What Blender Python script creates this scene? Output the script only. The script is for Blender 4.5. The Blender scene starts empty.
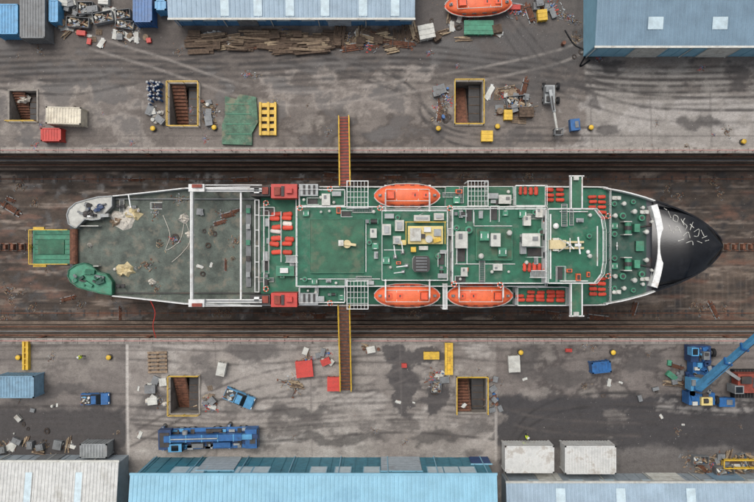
import bpy, math, random
import numpy as np
from mathutils import Vector, Matrix
random.seed(7)
H=90.0; S=0.13
sc=bpy.context.scene
COL=sc.collection
def W(px,py,z=0.0):
    k=S*(H-z)/H
    return Vector(((px-377)*k,(251-py)*k,z))
def lin(r,g,b):
    f=lambda c:(c/255/12.92) if c<=10 else ((c/255+.055)/1.055)**2.4
    return (f(r),f(g),f(b))
# ------------------------------------------------------------ materials
MC={}
def M(name,rgb,rough=.7,metal=0.,var=.18,scale=1.5,dirt=None,damt=.45,dscale=.35,dth=.55,bump=.15,fine=9.,rnd=.12,stretch=(1,1,1)):
    if name in MC: return MC[name]
    m=bpy.data.materials.new(name); m.use_nodes=True
    nt=m.node_tree; N=nt.nodes; L=nt.links
    b=N['Principled BSDF']; b.inputs['Roughness'].default_value=rough; b.inputs['Metallic'].default_value=metal
    geo=N.new('ShaderNodeNewGeometry'); mp=N.new('ShaderNodeMapping'); mp.inputs['Scale'].default_value=stretch
    L.new(geo.outputs['Position'],mp.inputs['Vector'])
    def noise(s,d=4):
        n=N.new('ShaderNodeTexNoise'); n.inputs['Scale'].default_value=s; n.inputs['Detail'].default_value=d
        L.new(mp.outputs[0],n.inputs['Vector']); return n
    c=lin(*rgb)
    n1=noise(scale); n2=noise(fine,3)
    mr=N.new('ShaderNodeMapRange'); mr.inputs[1].default_value=.3; mr.inputs[2].default_value=.7
    mr.inputs[3].default_value=1-var*1.3; mr.inputs[4].default_value=1+var; L.new(n1.outputs[0],mr.inputs[0])
    mr2=N.new('ShaderNodeMapRange'); mr2.inputs[1].default_value=.3; mr2.inputs[2].default_value=.7
    mr2.inputs[3].default_value=1-var*.8; mr2.inputs[4].default_value=1+var*.6; L.new(n2.outputs[0],mr2.inputs[0])
    oi=N.new('ShaderNodeObjectInfo'); mr3=N.new('ShaderNodeMapRange'); mr3.inputs[3].default_value=1-rnd; mr3.inputs[4].default_value=1+rnd*.6
    L.new(oi.outputs['Random'],mr3.inputs[0])
    a=N.new('ShaderNodeMath'); a.operation='MULTIPLY'; L.new(mr.outputs[0],a.inputs[0]); L.new(mr2.outputs[0],a.inputs[1])
    a2=N.new('ShaderNodeMath'); a2.operation='MULTIPLY'; L.new(a.outputs[0],a2.inputs[0]); L.new(mr3.outputs[0],a2.inputs[1])
    vm=N.new('ShaderNodeVectorMath'); vm.operation='SCALE'; vm.inputs[0].default_value=c; L.new(a2.outputs[0],vm.inputs['Scale'])
    out=vm.outputs[0]
    if dirt:
        n3=noise(dscale,8); n3.inputs['Roughness'].default_value=.65
        r3=N.new('ShaderNodeMapRange'); r3.inputs[1].default_value=dth; r3.inputs[2].default_value=dth+.12; r3.inputs[3].default_value=0; r3.inputs[4].default_value=damt
        L.new(n3.outputs[0],r3.inputs[0])
        mx=N.new('ShaderNodeMix'); mx.data_type='RGBA'; L.new(r3.outputs[0],mx.inputs[0]); L.new(out,mx.inputs[6])
        mx.inputs[7].default_value=(*lin(*dirt),1); out=mx.outputs[2]
    L.new(out,b.inputs['Base Color'])
    if bump:
        bp=N.new('ShaderNodeBump'); bp.inputs['Strength'].default_value=bump; bp.inputs['Distance'].default_value=.03
        L.new(n2.outputs[0],bp.inputs['Height']); L.new(bp.outputs[0],b.inputs['Normal'])
    MC[name]=m; return m
def ground_mat(name,speck=.5,track=.1,hard=.8):
    m=bpy.data.materials.new(name); m.use_nodes=True
    nt=m.node_tree; N=nt.nodes; L=nt.links; b=N['Principled BSDF']
    at=N.new('ShaderNodeAttribute'); at.attribute_name='Col'
    geo=N.new('ShaderNodeNewGeometry')
    def noise(s,d=5,st=(1,1,1),ro=.6):
        mp=N.new('ShaderNodeMapping'); mp.inputs['Scale'].default_value=st; L.new(geo.outputs['Position'],mp.inputs['Vector'])
        n=N.new('ShaderNodeTexNoise'); n.inputs['Scale'].default_value=s; n.inputs['Detail'].default_value=d; n.inputs['Roughness'].default_value=ro
        L.new(mp.outputs[0],n.inputs['Vector']); return n.outputs[0]
    def rng(o,a,b_,c,d):
        r=N.new('ShaderNodeMapRange'); r.inputs[1].default_value=a; r.inputs[2].default_value=b_; r.inputs[3].default_value=c; r.inputs[4].default_value=d
        L.new(o,r.inputs[0]); return r.outputs[0]
    def mul(a,b_):
        x=N.new('ShaderNodeMath'); x.operation='MULTIPLY'; L.new(a,x.inputs[0]); L.new(b_,x.inputs[1]); return x.outputs[0]
    f=mul(rng(noise(7,7,ro=.8),.3,.7,.66,1.32),rng(noise(1.7,7,ro=.7),.3,.7,.84,1.15))
    f=mul(f,rng(noise(1.3,5,(.12,1,1)),.3,.7,1-track,1+track))
    f=mul(f,rng(noise(1.6,7,(1,1,1),.75),.54,.64,1,.8))
    f=mul(f,rng(noise(.45,9,(.7,1,1),.72),.53,.62,1,hard))
    f=mul(f,rng(noise(3.1,6,(.4,1.6,1),.75),.58,.66,1,.74))
    vm=N.new('ShaderNodeVectorMath'); vm.operation='SCALE'; L.new(at.outputs['Color'],vm.inputs[0]); L.new(f,vm.inputs['Scale'])
    out=vm.outputs[0]
    for k,(s,th,cc) in enumerate([(1.3,.075,(.5,.48,.45,1)),(1.9,.10,(.025,.022,.02,1)),(1.0,.06,(.30,.14,.06,1)),(2.6,.09,(.4,.37,.33,1))]):
        v=N.new('ShaderNodeTexVoronoi'); v.inputs['Scale'].default_value=s
        mp=N.new('ShaderNodeMapping'); mp.inputs['Location'].default_value=(k*7.3,k*3.1,0); L.new(geo.outputs['Position'],mp.inputs['Vector']); L.new(mp.outputs[0],v.inputs['Vector'])
        msk=rng(v.outputs['Distance'],th,th*.7,0,1)
        msk=mul(msk,rng(noise(.35+.1*k,3),.5,.6,0,speck))
        mx=N.new('ShaderNodeMix'); mx.data_type='RGBA'; L.new(msk,mx.inputs[0]); L.new(out,mx.inputs[6]); mx.inputs[7].default_value=cc; out=mx.outputs[2]
    L.new(out,b.inputs['Base Color']); L.new(at.outputs['Alpha'],b.inputs['Roughness'])
    bp=N.new('ShaderNodeBump'); bp.inputs['Strength'].default_value=.35; bp.inputs['Distance'].default_value=.05
    L.new(noise(5,6),bp.inputs['Height']); L.new(bp.outputs[0],b.inputs['Normal'])
    return m
white=M('white_paint',(218,219,216),.5,var=.1,dirt=(150,125,102),damt=.55,dscale=.8,dth=.57)
offwhite=M('off_white',(190,190,182),.6,var=.14,dirt=(120,105,88),damt=.5,dscale=.9)
green=M('green_deck',(34,98,74),.65,var=.25,scale=.9,dirt=(92,110,94),damt=.6,dscale=.6,dth=.52,rnd=0)
greend=M('dark_green_deck',(44,94,70),.65,var=.28,scale=.8,dirt=(92,98,78),damt=.6,dscale=.6,dth=.51,rnd=0)
foreg=M('foredeck_green',(38,78,66),.65,var=.25,scale=.9,dirt=(84,92,84),damt=.55,dscale=.6,dth=.52,rnd=0)
greenl=M('light_green_paint',(66,134,106),.6,var=.22,dirt=(80,90,74),damt=.5,dscale=.7)
aftdeck=M('worn_work_deck',(84,92,84),.75,var=.34,scale=.9,dirt=(122,114,100),damt=.65,dscale=.6,dth=.52,rnd=0)
hullm=M('hull_paint',(46,52,60),.5,var=.15,dirt=(110,70,50),damt=.4)
black=M('black_paint',(14,16,20),.14,var=.35,dirt=(44,44,48),damt=.3,dscale=.5)
orange=M('lifeboat_orange',(220,84,42),.45,var=.12,scale=2,dirt=(150,60,36),damt=.5,dscale=1.1,rnd=.08)
orange2=M('lifeboat_orange_light',(224,104,60),.5,var=.12,dirt=(176,84,54),damt=.5,dscale=1.5,rnd=.08)
raftc=M('raft_orange_red',(204,70,48),.6,var=.15,dirt=(130,60,48),damt=.4,dscale=1.5,rnd=.25)
raftw=M('raft_white',(206,200,192),.6,var=.15,dirt=(180,100,80),damt=.4,dscale=1.5,rnd=.2)
red=M('red_paint',(184,56,46),.5,var=.16,dirt=(120,56,46),damt=.55,dscale=1.5)
redb=M('red_brown',(134,62,48),.7,var=.25)
yellow=M('yellow_paint',(210,172,54),.5,var=.16,dirt=(134,102,54),damt=.6,dscale=1.4)
cream=M('cream_yellow',(222,202,132),.55,var=.12,dirt=(150,130,90),damt=.5,dscale=1.4)
blue=M('blue_paint',(36,94,150),.4,var=.2,dirt=(40,58,80),damt=.6,dscale=1.2)
bluel=M('light_blue_paint',(80,148,190),.4,var=.14,dirt=(56,98,130),damt=.5,dscale=1.2)
bluep=M('pale_blue_cabin',(118,152,172),.5,var=.14,dirt=(90,104,112),damt=.6,dscale=.9)
blued=M('dark_blue_paint',(32,60,100),.45,var=.2)
rub=M('rubber',(28,28,29),.85,var=.2)
dark=M('dark_steel',(56,54,53),.6,var=.25,dirt=(92,68,52),damt=.5)
steel=M('galvanised_steel',(146,150,150),.45,.2,var=.18,dirt=(116,96,78),damt=.4)
grey=M('grey_paint',(114,117,118),.55,var=.18,dirt=(84,76,68),damt=.5)
rust=M('rusty_steel',(112,74,56),.85,var=.35,scale=2.5,dirt=(68,48,40),damt=.6,dscale=1.2)
wood=M('weathered_timber',(132,114,94),.85,var=.3,scale=3,dirt=(86,70,56),damt=.5,dscale=1,rnd=.3)
woodd=M('dark_timber',(92,76,62),.85,var=.3,scale=3,rnd=.3)
beige=M('beige_paint',(198,182,140),.6,var=.12)
cloth=M('pale_canvas',(196,190,178),.9,var=.2,scale=4)
glass=M('dark_glass',(22,30,36),.1,var=.1,bump=0)
conc=M('concrete',(134,128,120),.85,var=.2,dirt=(84,76,70),damt=.6,dscale=.5)
concl=M('light_concrete',(150,144,136),.85,var=.22,dirt=(90,82,74),damt=.65,dscale=.8,rnd=.1)
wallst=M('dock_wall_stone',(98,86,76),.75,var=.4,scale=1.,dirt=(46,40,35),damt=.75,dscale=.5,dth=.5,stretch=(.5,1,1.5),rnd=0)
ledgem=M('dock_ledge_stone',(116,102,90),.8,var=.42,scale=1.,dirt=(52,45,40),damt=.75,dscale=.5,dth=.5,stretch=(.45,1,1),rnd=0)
pink=M('faded_red_rail',(168,126,120),.7,var=.2)
hiviz=M('hi_vis_fabric',(206,232,40),.8,var=.08)
navy=M('navy_fabric',(28,34,52),.9,var=.1)
skin=M('skin',(196,146,118),.6,var=.05,bump=0)
roofN=M('blue_grey_sheet',(150,170,184),.5,var=.12,scale=.6,dirt=(116,134,144),damt=.65,dscale=.3,rnd=0)
roofNE=M('slate_blue_sheet',(114,138,154),.5,var=.12,scale=.6,dirt=(90,112,126),damt=.65,dscale=.3,rnd=0)
roofS=M('pale_blue_sheet',(130,178,198),.45,var=.1,scale=.6,dirt=(106,150,172),damt=.65,dscale=.3,rnd=0)
wallS=M('teal_wall_sheet',(58,122,140),.5,var=.15,dirt=(44,86,102),damt=.65,dscale=.5,rnd=0)
roofW=M('white_sheet',(190,191,187),.5,var=.12,dirt=(146,142,132),damt=.6,dscale=.4,rnd=0)
wallB=M('blue_wall_sheet',(72,120,158),.5,var=.12,rnd=0)
wallG=M('pale_grey_wall_sheet',(150,160,166),.55,var=.12,dirt=(110,112,112),damt=.5,rnd=0)
skyl=M('translucent_skylight',(184,202,208),.35,var=.12,rnd=0)
# ------------------------------------------------------------ mesh builder
KIDS={}
def props(o,label=None,category=None,group=None,kind=None):
    if label:o['label']=label
    if category:o['category']=category
    if group:o['group']=group
    if kind:o['kind']=kind
def thing(name,label,category,loc=(0,0,0),group=None):
    e=bpy.data.objects.new(name,None); e.empty_display_size=.3; e.location=loc; COL.objects.link(e)
    props(e,label,category,group); KIDS[e.name]=[]; return e
def worigin(o):
    v=Vector((0,0,0))
    while o: v+=o.location; o=o.parent
    return v
class MB:
    def __init__(s): s.v=[];s.f=[];s.m=[];s.mats=[]
    def mi(s,mat):
        if mat not in s.mats: s.mats.append(mat)
        return s.mats.index(mat)
    def add(s,vs,fs,mat):
        n=len(s.v); s.v+= [tuple(v) for v in vs]; i=s.mi(mat)
        for f in fs: s.f.append([n+a for a in f]); s.m.append(i)
    def box(s,c,d,mat,rz=0.,tilt=0.,top=1.0,topmat=None):
        hx,hy,hz=d[0]/2,d[1]/2,d[2]/2
        R=Matrix.Rotation(rz,3,'Z')@Matrix.Rotation(tilt,3,'Y')
        vs=[]
        for z in(-1,1):
            t=top if z>0 else 1
            for x,y in((-1,-1),(1,-1),(1,1),(-1,1)): vs.append(Vector(c)+R@Vector((x*hx*t,y*hy*t,z*hz)))
        s.add(vs,[(3,2,1,0),(0,1,5,4),(1,2,6,5),(2,3,7,6),(3,0,4,7)],mat); s.add(vs[4:],[(0,1,2,3)],topmat or mat)
        return s
    def pb(s,x0,y0,x1,y1,z0,z1,mat,topmat=None):
        a=W(x0,y1,z1); b=W(x1,y0,z1)
        return s.box(((a.x+b.x)/2,(a.y+b.y)/2,(z0+z1)/2),(b.x-a.x,b.y-a.y,z1-z0),mat,topmat=topmat)
    def beam(s,a,b,w,h,mat):
        a=Vector(a);b=Vector(b);d=(b-a); 
        if d.length<1e-5:return s
        d.normalize(); up=Vector((0,0,1)) if abs(d.z)<.95 else Vector((1,0,0))
        sx=d.cross(up).normalized(); sy=sx.cross(d).normalized(); vs=[]
        for p in(a,b):
            for i,j in((-1,-1),(1,-1),(1,1),(-1,1)): vs.append(p+sx*i*w/2+sy*j*h/2)
        s.add(vs,[(0,1,2,3),(7,6,5,4),(0,4,5,1),(1,5,6,2),(2,6,7,3),(3,7,4,0)],mat); return s
    def cyl(s,a,b,r,mat,n=10,r1=None):
        a=Vector(a);b=Vector(b);d=(b-a).normalized(); up=Vector((0,0,1)) if abs(d.z)<.95 else Vector((1,0,0))
        sx=d.cross(up).normalized(); sy=d.cross(sx); r1=r if r1 is None else r1; vs=[]
        for p,q in((a,r),(b,r1)):
            for i in range(n):
                t=2*math.pi*i/n; vs.append(p+sx*math.cos(t)*q+sy*math.sin(t)*q)
        fs=[(i,(i+1)%n,n+(i+1)%n,n+i) for i in range(n)]+[tuple(range(n-1,-1,-1)),tuple(range(n,2*n))]
        s.add(vs,fs,mat); return s
    def prism(s,pts,z0,z1,mat,topmat=None):
        n=len(pts); vs=[(p[0],p[1],z0) for p in pts]+[(p[0],p[1],z1) for p in pts]
        s.add(vs,[(i,(i+1)%n,n+(i+1)%n,n+i) for i in range(n)]+[tuple(range(n-1,-1,-1))],mat)
        s.add(vs[n:],[tuple(range(n))],topmat or mat); return s
    def pprism(s,pp,z0,z1,mat,topmat=None):
        return s.prism([W(x,y,z1) for x,y in pp],z0,z1,mat,topmat)
    def loft(s,rings,mat,closed=True,cap=True):
        n=len(rings[0]); vs=[v for r in rings for v in r]; fs=[]
        for k in range(len(rings)-1):
            for i in range(n if closed else n-1):
                j=(i+1)%n; fs.append((k*n+i,k*n+j,(k+1)*n+j,(k+1)*n+i))
        if cap: fs+=[tuple(range(n-1,-1,-1)),tuple(range((len(rings)-1)*n,len(rings)*n))]
        s.add(vs,fs,mat); return s
    def ell(s,c,r,mat,n=12,m=6,zmin=-1):
        rings=[]
        for k in range(m+1):
            ph=math.pi*(k/m-.5); zz=max(math.sin(ph),zmin); q=max(math.cos(ph),.02)
            rings.append([Vector((c[0]+r[0]*q*math.cos(2*math.pi*i/n),c[1]+r[1]*q*math.sin(2*math.pi*i/n),c[2]+r[2]*zz)) for i in range(n)])
        return s.loft(rings,mat)
    def tube(s,pts,r,mat,n=6):
        for a,b in zip(pts[:-1],pts[1:]): s.cyl(a,b,r,mat,n)
        return s
    def rail(s,pts,mat,h=1.05,sp=1.6,t=.07,mid=True):
        up=Vector((0,0,h))
        for a,b in zip(pts[:-1],pts[1:]):
            a=Vector(a);b=Vector(b); s.beam(a+up,b+up,t,t,mat)
            if mid: s.beam(a+up*.5,b+up*.5,t*.6,t*.6,mat)
            n=max(1,int((b-a).length/sp))
            for i in range(n+1):
                p=a.lerp(b,i/n); s.beam(p,p+up*.98,t*.8,t*.8,mat)
        return s
    def make(s,name,parent=None,origin=None,smooth=False,label=None,category=None,group=None,kind=None,local=False):
        org=worigin(parent) if parent and not local else Vector(origin if origin is not None else (0,0,0))
        me=bpy.data.meshes.new(name); me.from_pydata([(v[0]-org.x,v[1]-org.y,v[2]-org.z) for v in s.v],[],s.f)
        for m in s.mats: me.materials.append(m)
        me.polygons.foreach_set('material_index',s.m)
        if smooth: me.polygons.foreach_set('use_smooth',[True]*len(s.f))
        me.update()
        o=bpy.data.objects.new(name,me); COL.objects.link(o)
        if parent: o.parent=parent; KIDS.setdefault(parent.name,[]).append(o)
        else: o.location=org
        KIDS.setdefault(o.name,[])
        props(o,label,category,group,kind); return o
def fixn(o):
    import bmesh
    bm=bmesh.new(); bm.from_mesh(o.data); bmesh.ops.recalc_face_normals(bm,faces=bm.faces); bm.to_mesh(o.data); bm.free(); return o
def dup(o,loc=None,rz=None,scale=None,parent=None,**kw):
    c=o.copy(); COL.objects.link(c); KIDS[c.name]=[]
    if parent is not None: c.parent=parent; KIDS[parent.name].append(c)
    if loc is not None: c.location=loc
    if rz is not None: c.rotation_euler=(0,0,rz)
    if scale is not None: c.scale=(scale,)*3 if not hasattr(scale,'__len__') else scale
    for k in KIDS.get(o.name,[]): dup(k,parent=c)
    props(c,**kw); return c
USED=set()
def put(T,loc,rz=0.,scale=None,**kw):
    if T.name not in USED:
        USED.add(T.name); T.location=loc; T.rotation_euler=(0,0,rz)
        if scale is not None: T.scale=(scale,)*3 if not hasattr(scale,'__len__') else scale
        props(T,**kw); return T
    return dup(T,loc,rz,scale if scale is not None else 1,**kw)
# ------------------------------------------------------------ noise / ground painting
rs=np.random.RandomState(5); TAB=rs.rand(256,256)
def vn(x,y,seed):
    x=x+seed*17.31;y=y+seed*9.77
    xi=np.floor(x).astype(int);yi=np.floor(y).astype(int);fx=x-xi;fy=y-yi
    fx=fx*fx*(3-2*fx);fy=fy*fy*(3-2*fy)
    g=lambda a,b:TAB[a%256,b%256]
    return (g(xi,yi)*(1-fx)+g(xi+1,yi)*fx)*(1-fy)+(g(xi,yi+1)*(1-fx)+g(xi+1,yi+1)*fx)*fy
def fbm(x,y,s,seed,o=5):
    t=0;a=1;w=0
    for k in range(o): t=t+a*vn(x/s*2**k,y/s*2**k,seed+k);w+=a;a*=.62
    return t/w
class Paint:
    def __init__(s,px,py,base):
        s.px=px;s.py=py
        s.dx=px+(fbm(px,py,20,3,6)-.5)*34; s.dy=py+(fbm(px,py,20,8,6)-.5)*22
        s.c=np.tile(np.array(lin(*base)),(len(px),1)); s.r=np.full(len(px),.85)
    def bl(s,m,rgb,rough=None):
        m=np.clip(m,0,1)[:,None]; s.c=s.c*(1-m)+np.array(lin(*rgb))*m
        if rough is not None: s.r=s.r*(1-m[:,0])+rough*m[:,0]
    def rect(s,x0,y0,x1,y1,soft=4,noisy=True,br=.0):
        x,y=(s.dx,s.dy) if noisy else (s.px,s.py)
        m=np.minimum(np.minimum(x-x0,x1-x),np.minimum(y-y0,y1-y))/soft+.5
        m=np.clip(m,0,1)
        if br: m=m*np.clip((fbm(s.px*.7,s.py,17,31,6)-br)/.09,0,1)
        return m
    def ell(s,cx,cy,rx,ry,soft=.25):
        d=np.sqrt(((s.dx-cx)/rx)**2+((s.dy-cy)/ry)**2); return np.clip((1-d)/soft,0,1)
    def line(s,pts,w,soft=1.5,noisy=False):
        x,y=(s.dx,s.dy) if noisy else (s.px,s.py); d=np.full(len(x),1e9)
        for (x0,y0),(x1,y1) in zip(pts[:-1],pts[1:]):
            vx,vy=x1-x0,y1-y0;t=np.clip(((x-x0)*vx+(y-y0)*vy)/(vx*vx+vy*vy),0,1)
            d=np.minimum(d,np.hypot(x-x0-t*vx,y-y0-t*vy))
        return np.clip((w/2-d)/soft+.5,0,1)
    def track(s,pts,rgb,amt=.5,gap=13,w=2.4):
        for o in(-gap/2,gap/2):
            q=[(x,y+o) for x,y in pts]
            s.bl(s.line(q,w,1.6)*amt*np.clip(fbm(s.px,s.py,14,44)*2.6-.6,0,1),rgb,.7)
def curve(pts,n=14):
    out=[]
    P=[pts[0]]+pts+[pts[-1]]
    for i in range(1,len(P)-2):
        for k in range(n):
            t=k/n;a,b,c,d=[np.array(p,float) for p in P[i-1:i+3]]
            out.append(tuple(.5*((2*b)+(-a+c)*t+(2*a-5*b+4*c-d)*t*t+(-a+3*b-3*c+d)*t**3)))
    out.append(pts[-1]); return out
def sheet(name,x0,x1,y0,y1,z,step,base,paintfn,mat,holes=(),outer=None,gain=1.,desat=.4):
    nx=int((x1-x0)/step)+1;ny=int((y1-y0)/step)+1
    xs=np.linspace(x0,x1,nx);ys=np.linspace(y0,y1,ny);X,Y=np.meshgrid(xs,ys);X=X.ravel();Y=Y.ravel()
    k=S*(H-z)/H
    p=Paint(X/k+377,251-Y/k,base);paintfn(p)
    cool=lambda c:(c*(1-desat)+c.mean(axis=-1,keepdims=True)*desat)*gain
    V=np.stack([X,Y,np.full_like(X,z)],1)
    i=np.arange(nx-1);j=np.arange(ny-1);I,J=np.meshgrid(i,j);a=(J*nx+I).ravel()
    F=np.stack([a,a+1,a+nx+1,a+nx],1)
    cx=(X[F[:,0]]+X[F[:,2]])/2;cy=(Y[F[:,0]]+Y[F[:,2]])/2
    keep=np.ones(len(F),bool)
    for h in holes: keep&=~((cx>h[0])&(cx<h[1])&(cy>h[2])&(cy<h[3]))
    V=V.tolist();F=F[keep].tolist();c=cool(p.c).tolist();r=p.r.tolist()
    for (a0,a1,b0,b1) in outer or []:
        n=len(V);V+=[(a0,b0,z),(a1,b0,z),(a1,b1,z),(a0,b1,z)];F.append([n,n+1,n+2,n+3]);c+=[cool(np.array(lin(*base))).tolist()]*4;r+=[.85]*4
    me=bpy.data.meshes.new(name);me.from_pydata(V,[],F);me.materials.append(mat)
    at=me.color_attributes.new('Col','FLOAT_COLOR','POINT')
    arr=np.concatenate([np.array(c),np.array(r)[:,None]],1).astype(np.float32).ravel();at.data.foreach_set('color',arr)
    o=bpy.data.objects.new(name,me);COL.objects.link(o);o['kind']='structure';return o
NY=W(0,153).y; SY=W(0,338.5).y
def snap(rect):
    a=W(rect[0],rect[3]);b=W(rect[2],rect[1]);return (a.x,b.x,a.y,b.y)
PITS=[(170,84,199,126),(455,82,482,124),(171,376,199,413),(457,377,486,412),(10,91,37,121)]
holes=[snap(r) for r in PITS]
def paintN(p):
    n=fbm(p.px,p.py,60,12);p.bl((n-.45)*3,(92,83,76))
    n=fbm(p.px*.7,p.py,16,55);p.bl((n-.54)*4,(134,125,114))
    p.bl(p.rect(-100,40,600,84,5)*.8,(88,79,72),.75)
    p.bl(p.rect(410,-40,600,72,8)*.8,(68,61,57),.6)
    p.bl(p.rect(430,28,590,66,4,br=.44)*.9,(46,42,40),.35)
    p.bl(p.rect(-100,-50,165,44,8)*.75,(80,73,68))
    p.bl(p.rect(120,28,420,52,5)*.6,(68,60,55))
    p.bl(p.rect(585,66,900,152,4)*.85,(138,132,124))
    p.bl(p.rect(560,100,900,152,3,br=.48)*.7,(156,150,143))
    p.bl(p.rect(640,60,900,96,5,br=.5)*.7,(106,97,89))
    p.bl(p.rect(0,84,160,152,4,br=.47)*.8,(138,129,119))
    p.bl(p.rect(255,66,440,112,4,br=.46)*.8,(138,128,118))
    p.bl(p.rect(280,112,440,150,4,br=.48)*.85,(76,67,60))
    p.bl(p.rect(-20,84,600,150,4,br=.56)*.8,(66,59,55),.45)
    p.bl(p.rect(-20,44,760,90,3,br=.58)*.8,(54,48,45),.4)
    for c in[(80,70,60,7),(330,65,80,6),(500,98,30,8),(110,98,30,9),(700,122,26,8),(610,130,14,8),(380,132,26,7),(300,92,22,8),(540,45,40,16),(480,60,30,8),(40,140,24,6)]:
        p.bl(p.ell(*c,.3)*.75,(56,50,47),.4)
    for y,a in((54,.7),(60,.8),(66,.9),(72,.7),(78,.5)):
        p.track(curve([(-60,y+6),(100,y),(240,y+4),(400,y-2),(520,y+8),(650,y+20),(850,y+14)]),(42,37,35),a)
    p.track(curve([(-50,75),(60,88),(130,78),(220,62),(300,50)]),(44,39,37),.9)
    p.track(curve([(300,60),(360,72),(410,92),(430,120),(470,140),(600,142)]),(44,39,37),.9)
    p.track(curve([(280,56),(350,66),(400,84),(424,112),(470,132),(600,134)]),(52,47,44),.7)
    p.track(curve([(90,42),(150,60),(280,98),(420,84),(560,56),(600,30)]),(148,139,129),.5)
    p.track(curve([(500,0),(530,40),(560,70),(640,100),(760,104)]),(48,43,41),.8)
    p.track(curve([(490,0),(515,44),(550,80),(640,112),(760,116)]),(58,53,50),.7)
    p.track(curve([(580,0),(575,50),(600,80),(700,84),(800,80)]),(68,61,57),.7,10)
    p.bl(p.line([(-200,148),(900,148)],2.2,1)*.6,(152,144,135))
    p.bl(p.line([(-200,136),(900,136)],1.4,1)*.45,(76,69,64))
    for x in(140,330,420,590,650,710): p.bl(p.line([(x,92),(x+2,150)],1.5,1)*.45,(76,69,64))
def paintS(p):
    sl=p.rect(127,330,496,460,1.5,False)
    p.bl(sl,(142,134,125))
    n=fbm(p.px,p.py,45,15);p.bl((n-.46)*3*sl,(112,103,96))
    n=fbm(p.px*.8,p.py,14,58);p.bl((n-.55)*4,(160,153,144))
    p.bl(p.rect(-200,330,127,460,1.5,False)*.85,(104,96,90))
    p.bl(p.rect(-200,408,127,520,5)*.95,(60,56,55),.7)
    p.bl(p.rect(-200,345,120,380,4,br=.48)*.75,(126,118,109))
    p.bl(p.rect(496,330,900,412,2,False)*.9,(104,95,89))
    p.bl(p.rect(497,394,900,450,4)*.97,(50,47,48),.6)
    p.bl(p.rect(530,340,720,398,4,br=.46)*.9,(68,61,58))
    p.bl(p.rect(500,340,900,396,3,br=.56)*.6,(134,126,117))
    p.bl(p.rect(580,410,632,446,3,br=.46)*.7,(112,105,98))
    p.bl(p.rect(655,388,760,410,3,br=.47)*.8,(140,134,127))
    p.bl(p.rect(500,448,900,480,6)*.8,(82,78,76))
    p.bl(p.rect(130,340,495,455,3,br=.57)*.7,(82,75,70),.45)
    for c in[(250,352,34,10),(300,412,40,7),(330,440,60,6),(210,378,14,12),(150,400,16,14),(60,388,30,8),(560,378,30,12),(640,362,20,10),(525,362,16,20),(440,440,30,8)]:
        p.bl(p.ell(*c,.3)*.75,(66,60,56),.4)
    for c in[(403,390,15,30),(418,358,32,10),(436,396,14,16),(392,350,18,8)]:
        p.bl(p.ell(*c,.12)*.9,(54,49,48),.28)
    for c in[(360,400,30,12),(480,350,16,8),(180,345,30,5),(270,440,40,6),(340,350,20,8)]: p.bl(p.ell(*c)*.5,(166,159,150))
    for y,a in((352,.6),(400,.7),(430,.8),(420,.6),(412,.7)):
        p.track(curve([(-60,y+3),(100,y),(240,y+6),(400,y-4),(520,y+4),(650,y-2),(850,y+3)]),(60,54,51),a)
    p.track(curve([(500,470),(530,420),(600,400),(760,410)]),(34,33,33),.8)
    p.track(curve([(130,440),(260,380),(420,372),(520,420),(640,430)]),(76,69,65),.8)
    p.track(curve([(150,350),(200,420),(320,410),(460,350),(560,345)]),(88,80,75),.7)
    p.track(curve([(200,470),(240,420),(300,395),(420,392),(500,400)]),(82,75,70),.7)
    p.bl(p.line([(127,336),(128,460)],2.4,1),(172,165,156)); p.bl(p.line([(496,390),(496,460)],1.8,1)*.8,(164,157,149))
    p.bl(p.line([(-200,343),(900,343)],2,1)*.7,(172,165,156)); p.bl(p.line([(-200,350),(900,350)],1.2,1)*.5,(82,75,70))
    for x in(215,310,400): p.bl(p.line([(x,340),(x+2,456)],1.3,1)*.5,(98,90,85))
    p.bl(p.line([(130,404),(495,402)],1.3,1)*.45,(98,90,85))
def paintD(p):
    n=fbm(p.px*.4,p.py,16,21);p.bl((n-.48)*4,(88,76,66))
    n=fbm(p.px,p.py,9,25);p.bl((n-.5)*5,(36,31,28),.35)
    n=fbm(p.px*.15,p.py,5,28);p.bl((n-.57)*6,(118,105,93),.5)
    n=fbm(p.px*.3,p.py,8,35);p.bl((n-.56)*6,(88,62,48),.6)
    for y in(184,190,206,228,262,290,300,308):
        p.bl(p.line([(-200,y),(900,y+1)],1.6,1)*np.clip(fbm(p.px,p.py,20,int(y))*3-1.2,0,1)*.6,(120,106,94))
        p.bl(p.line([(-200,y+3),(900,y+4)],1.8,1)*np.clip(fbm(p.px,p.py,24,int(y)+5)*3-1.0,0,1)*.6,(28,24,22))
    p.bl(p.line([(-200,246),(900,246)],14,4)*.45,(70,51,43))
    for k in range(70):
        x=random.uniform(-20,770);y=random.choice([random.uniform(174,205),random.uniform(288,318)])
        p.bl(p.line([(x,y),(x+random.uniform(-14,14),y+random.uniform(-3,3))],1.4,1)*.5,random.choice([(120,108,96),(104,74,56),(28,25,24)]))
    for k in range(40):
        x=560+k*6; p.bl(p.line([(x,268+random.random()*8),(x+1,318)],1.4,1)*.3,(104,94,84))
gN=ground_mat('quay_surface_worn',.6);gS=ground_mat('quay_surface_slabs',.55);gD=ground_mat('dock_floor_wet',.7,.3,.75)
sheet('quay_ground',-54,54,NY+.0,37,0,.17,(110,101,93),paintN,gN,holes,[(-500,-54,NY,37),(54,500,NY,37),(-500,500,37,500)],1.14,.25)
sheet('quay_ground.001',-54,54,-37,SY,0,.17,(122,114,106),paintS,gS,holes,[(-500,-54,-37,SY),(54,500,-37,SY),(-500,500,-500,-37)],1.12,.25)
DZ=-9.0
dN=W(0,171.5,DZ).y;dS=W(0,320,DZ).y
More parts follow.
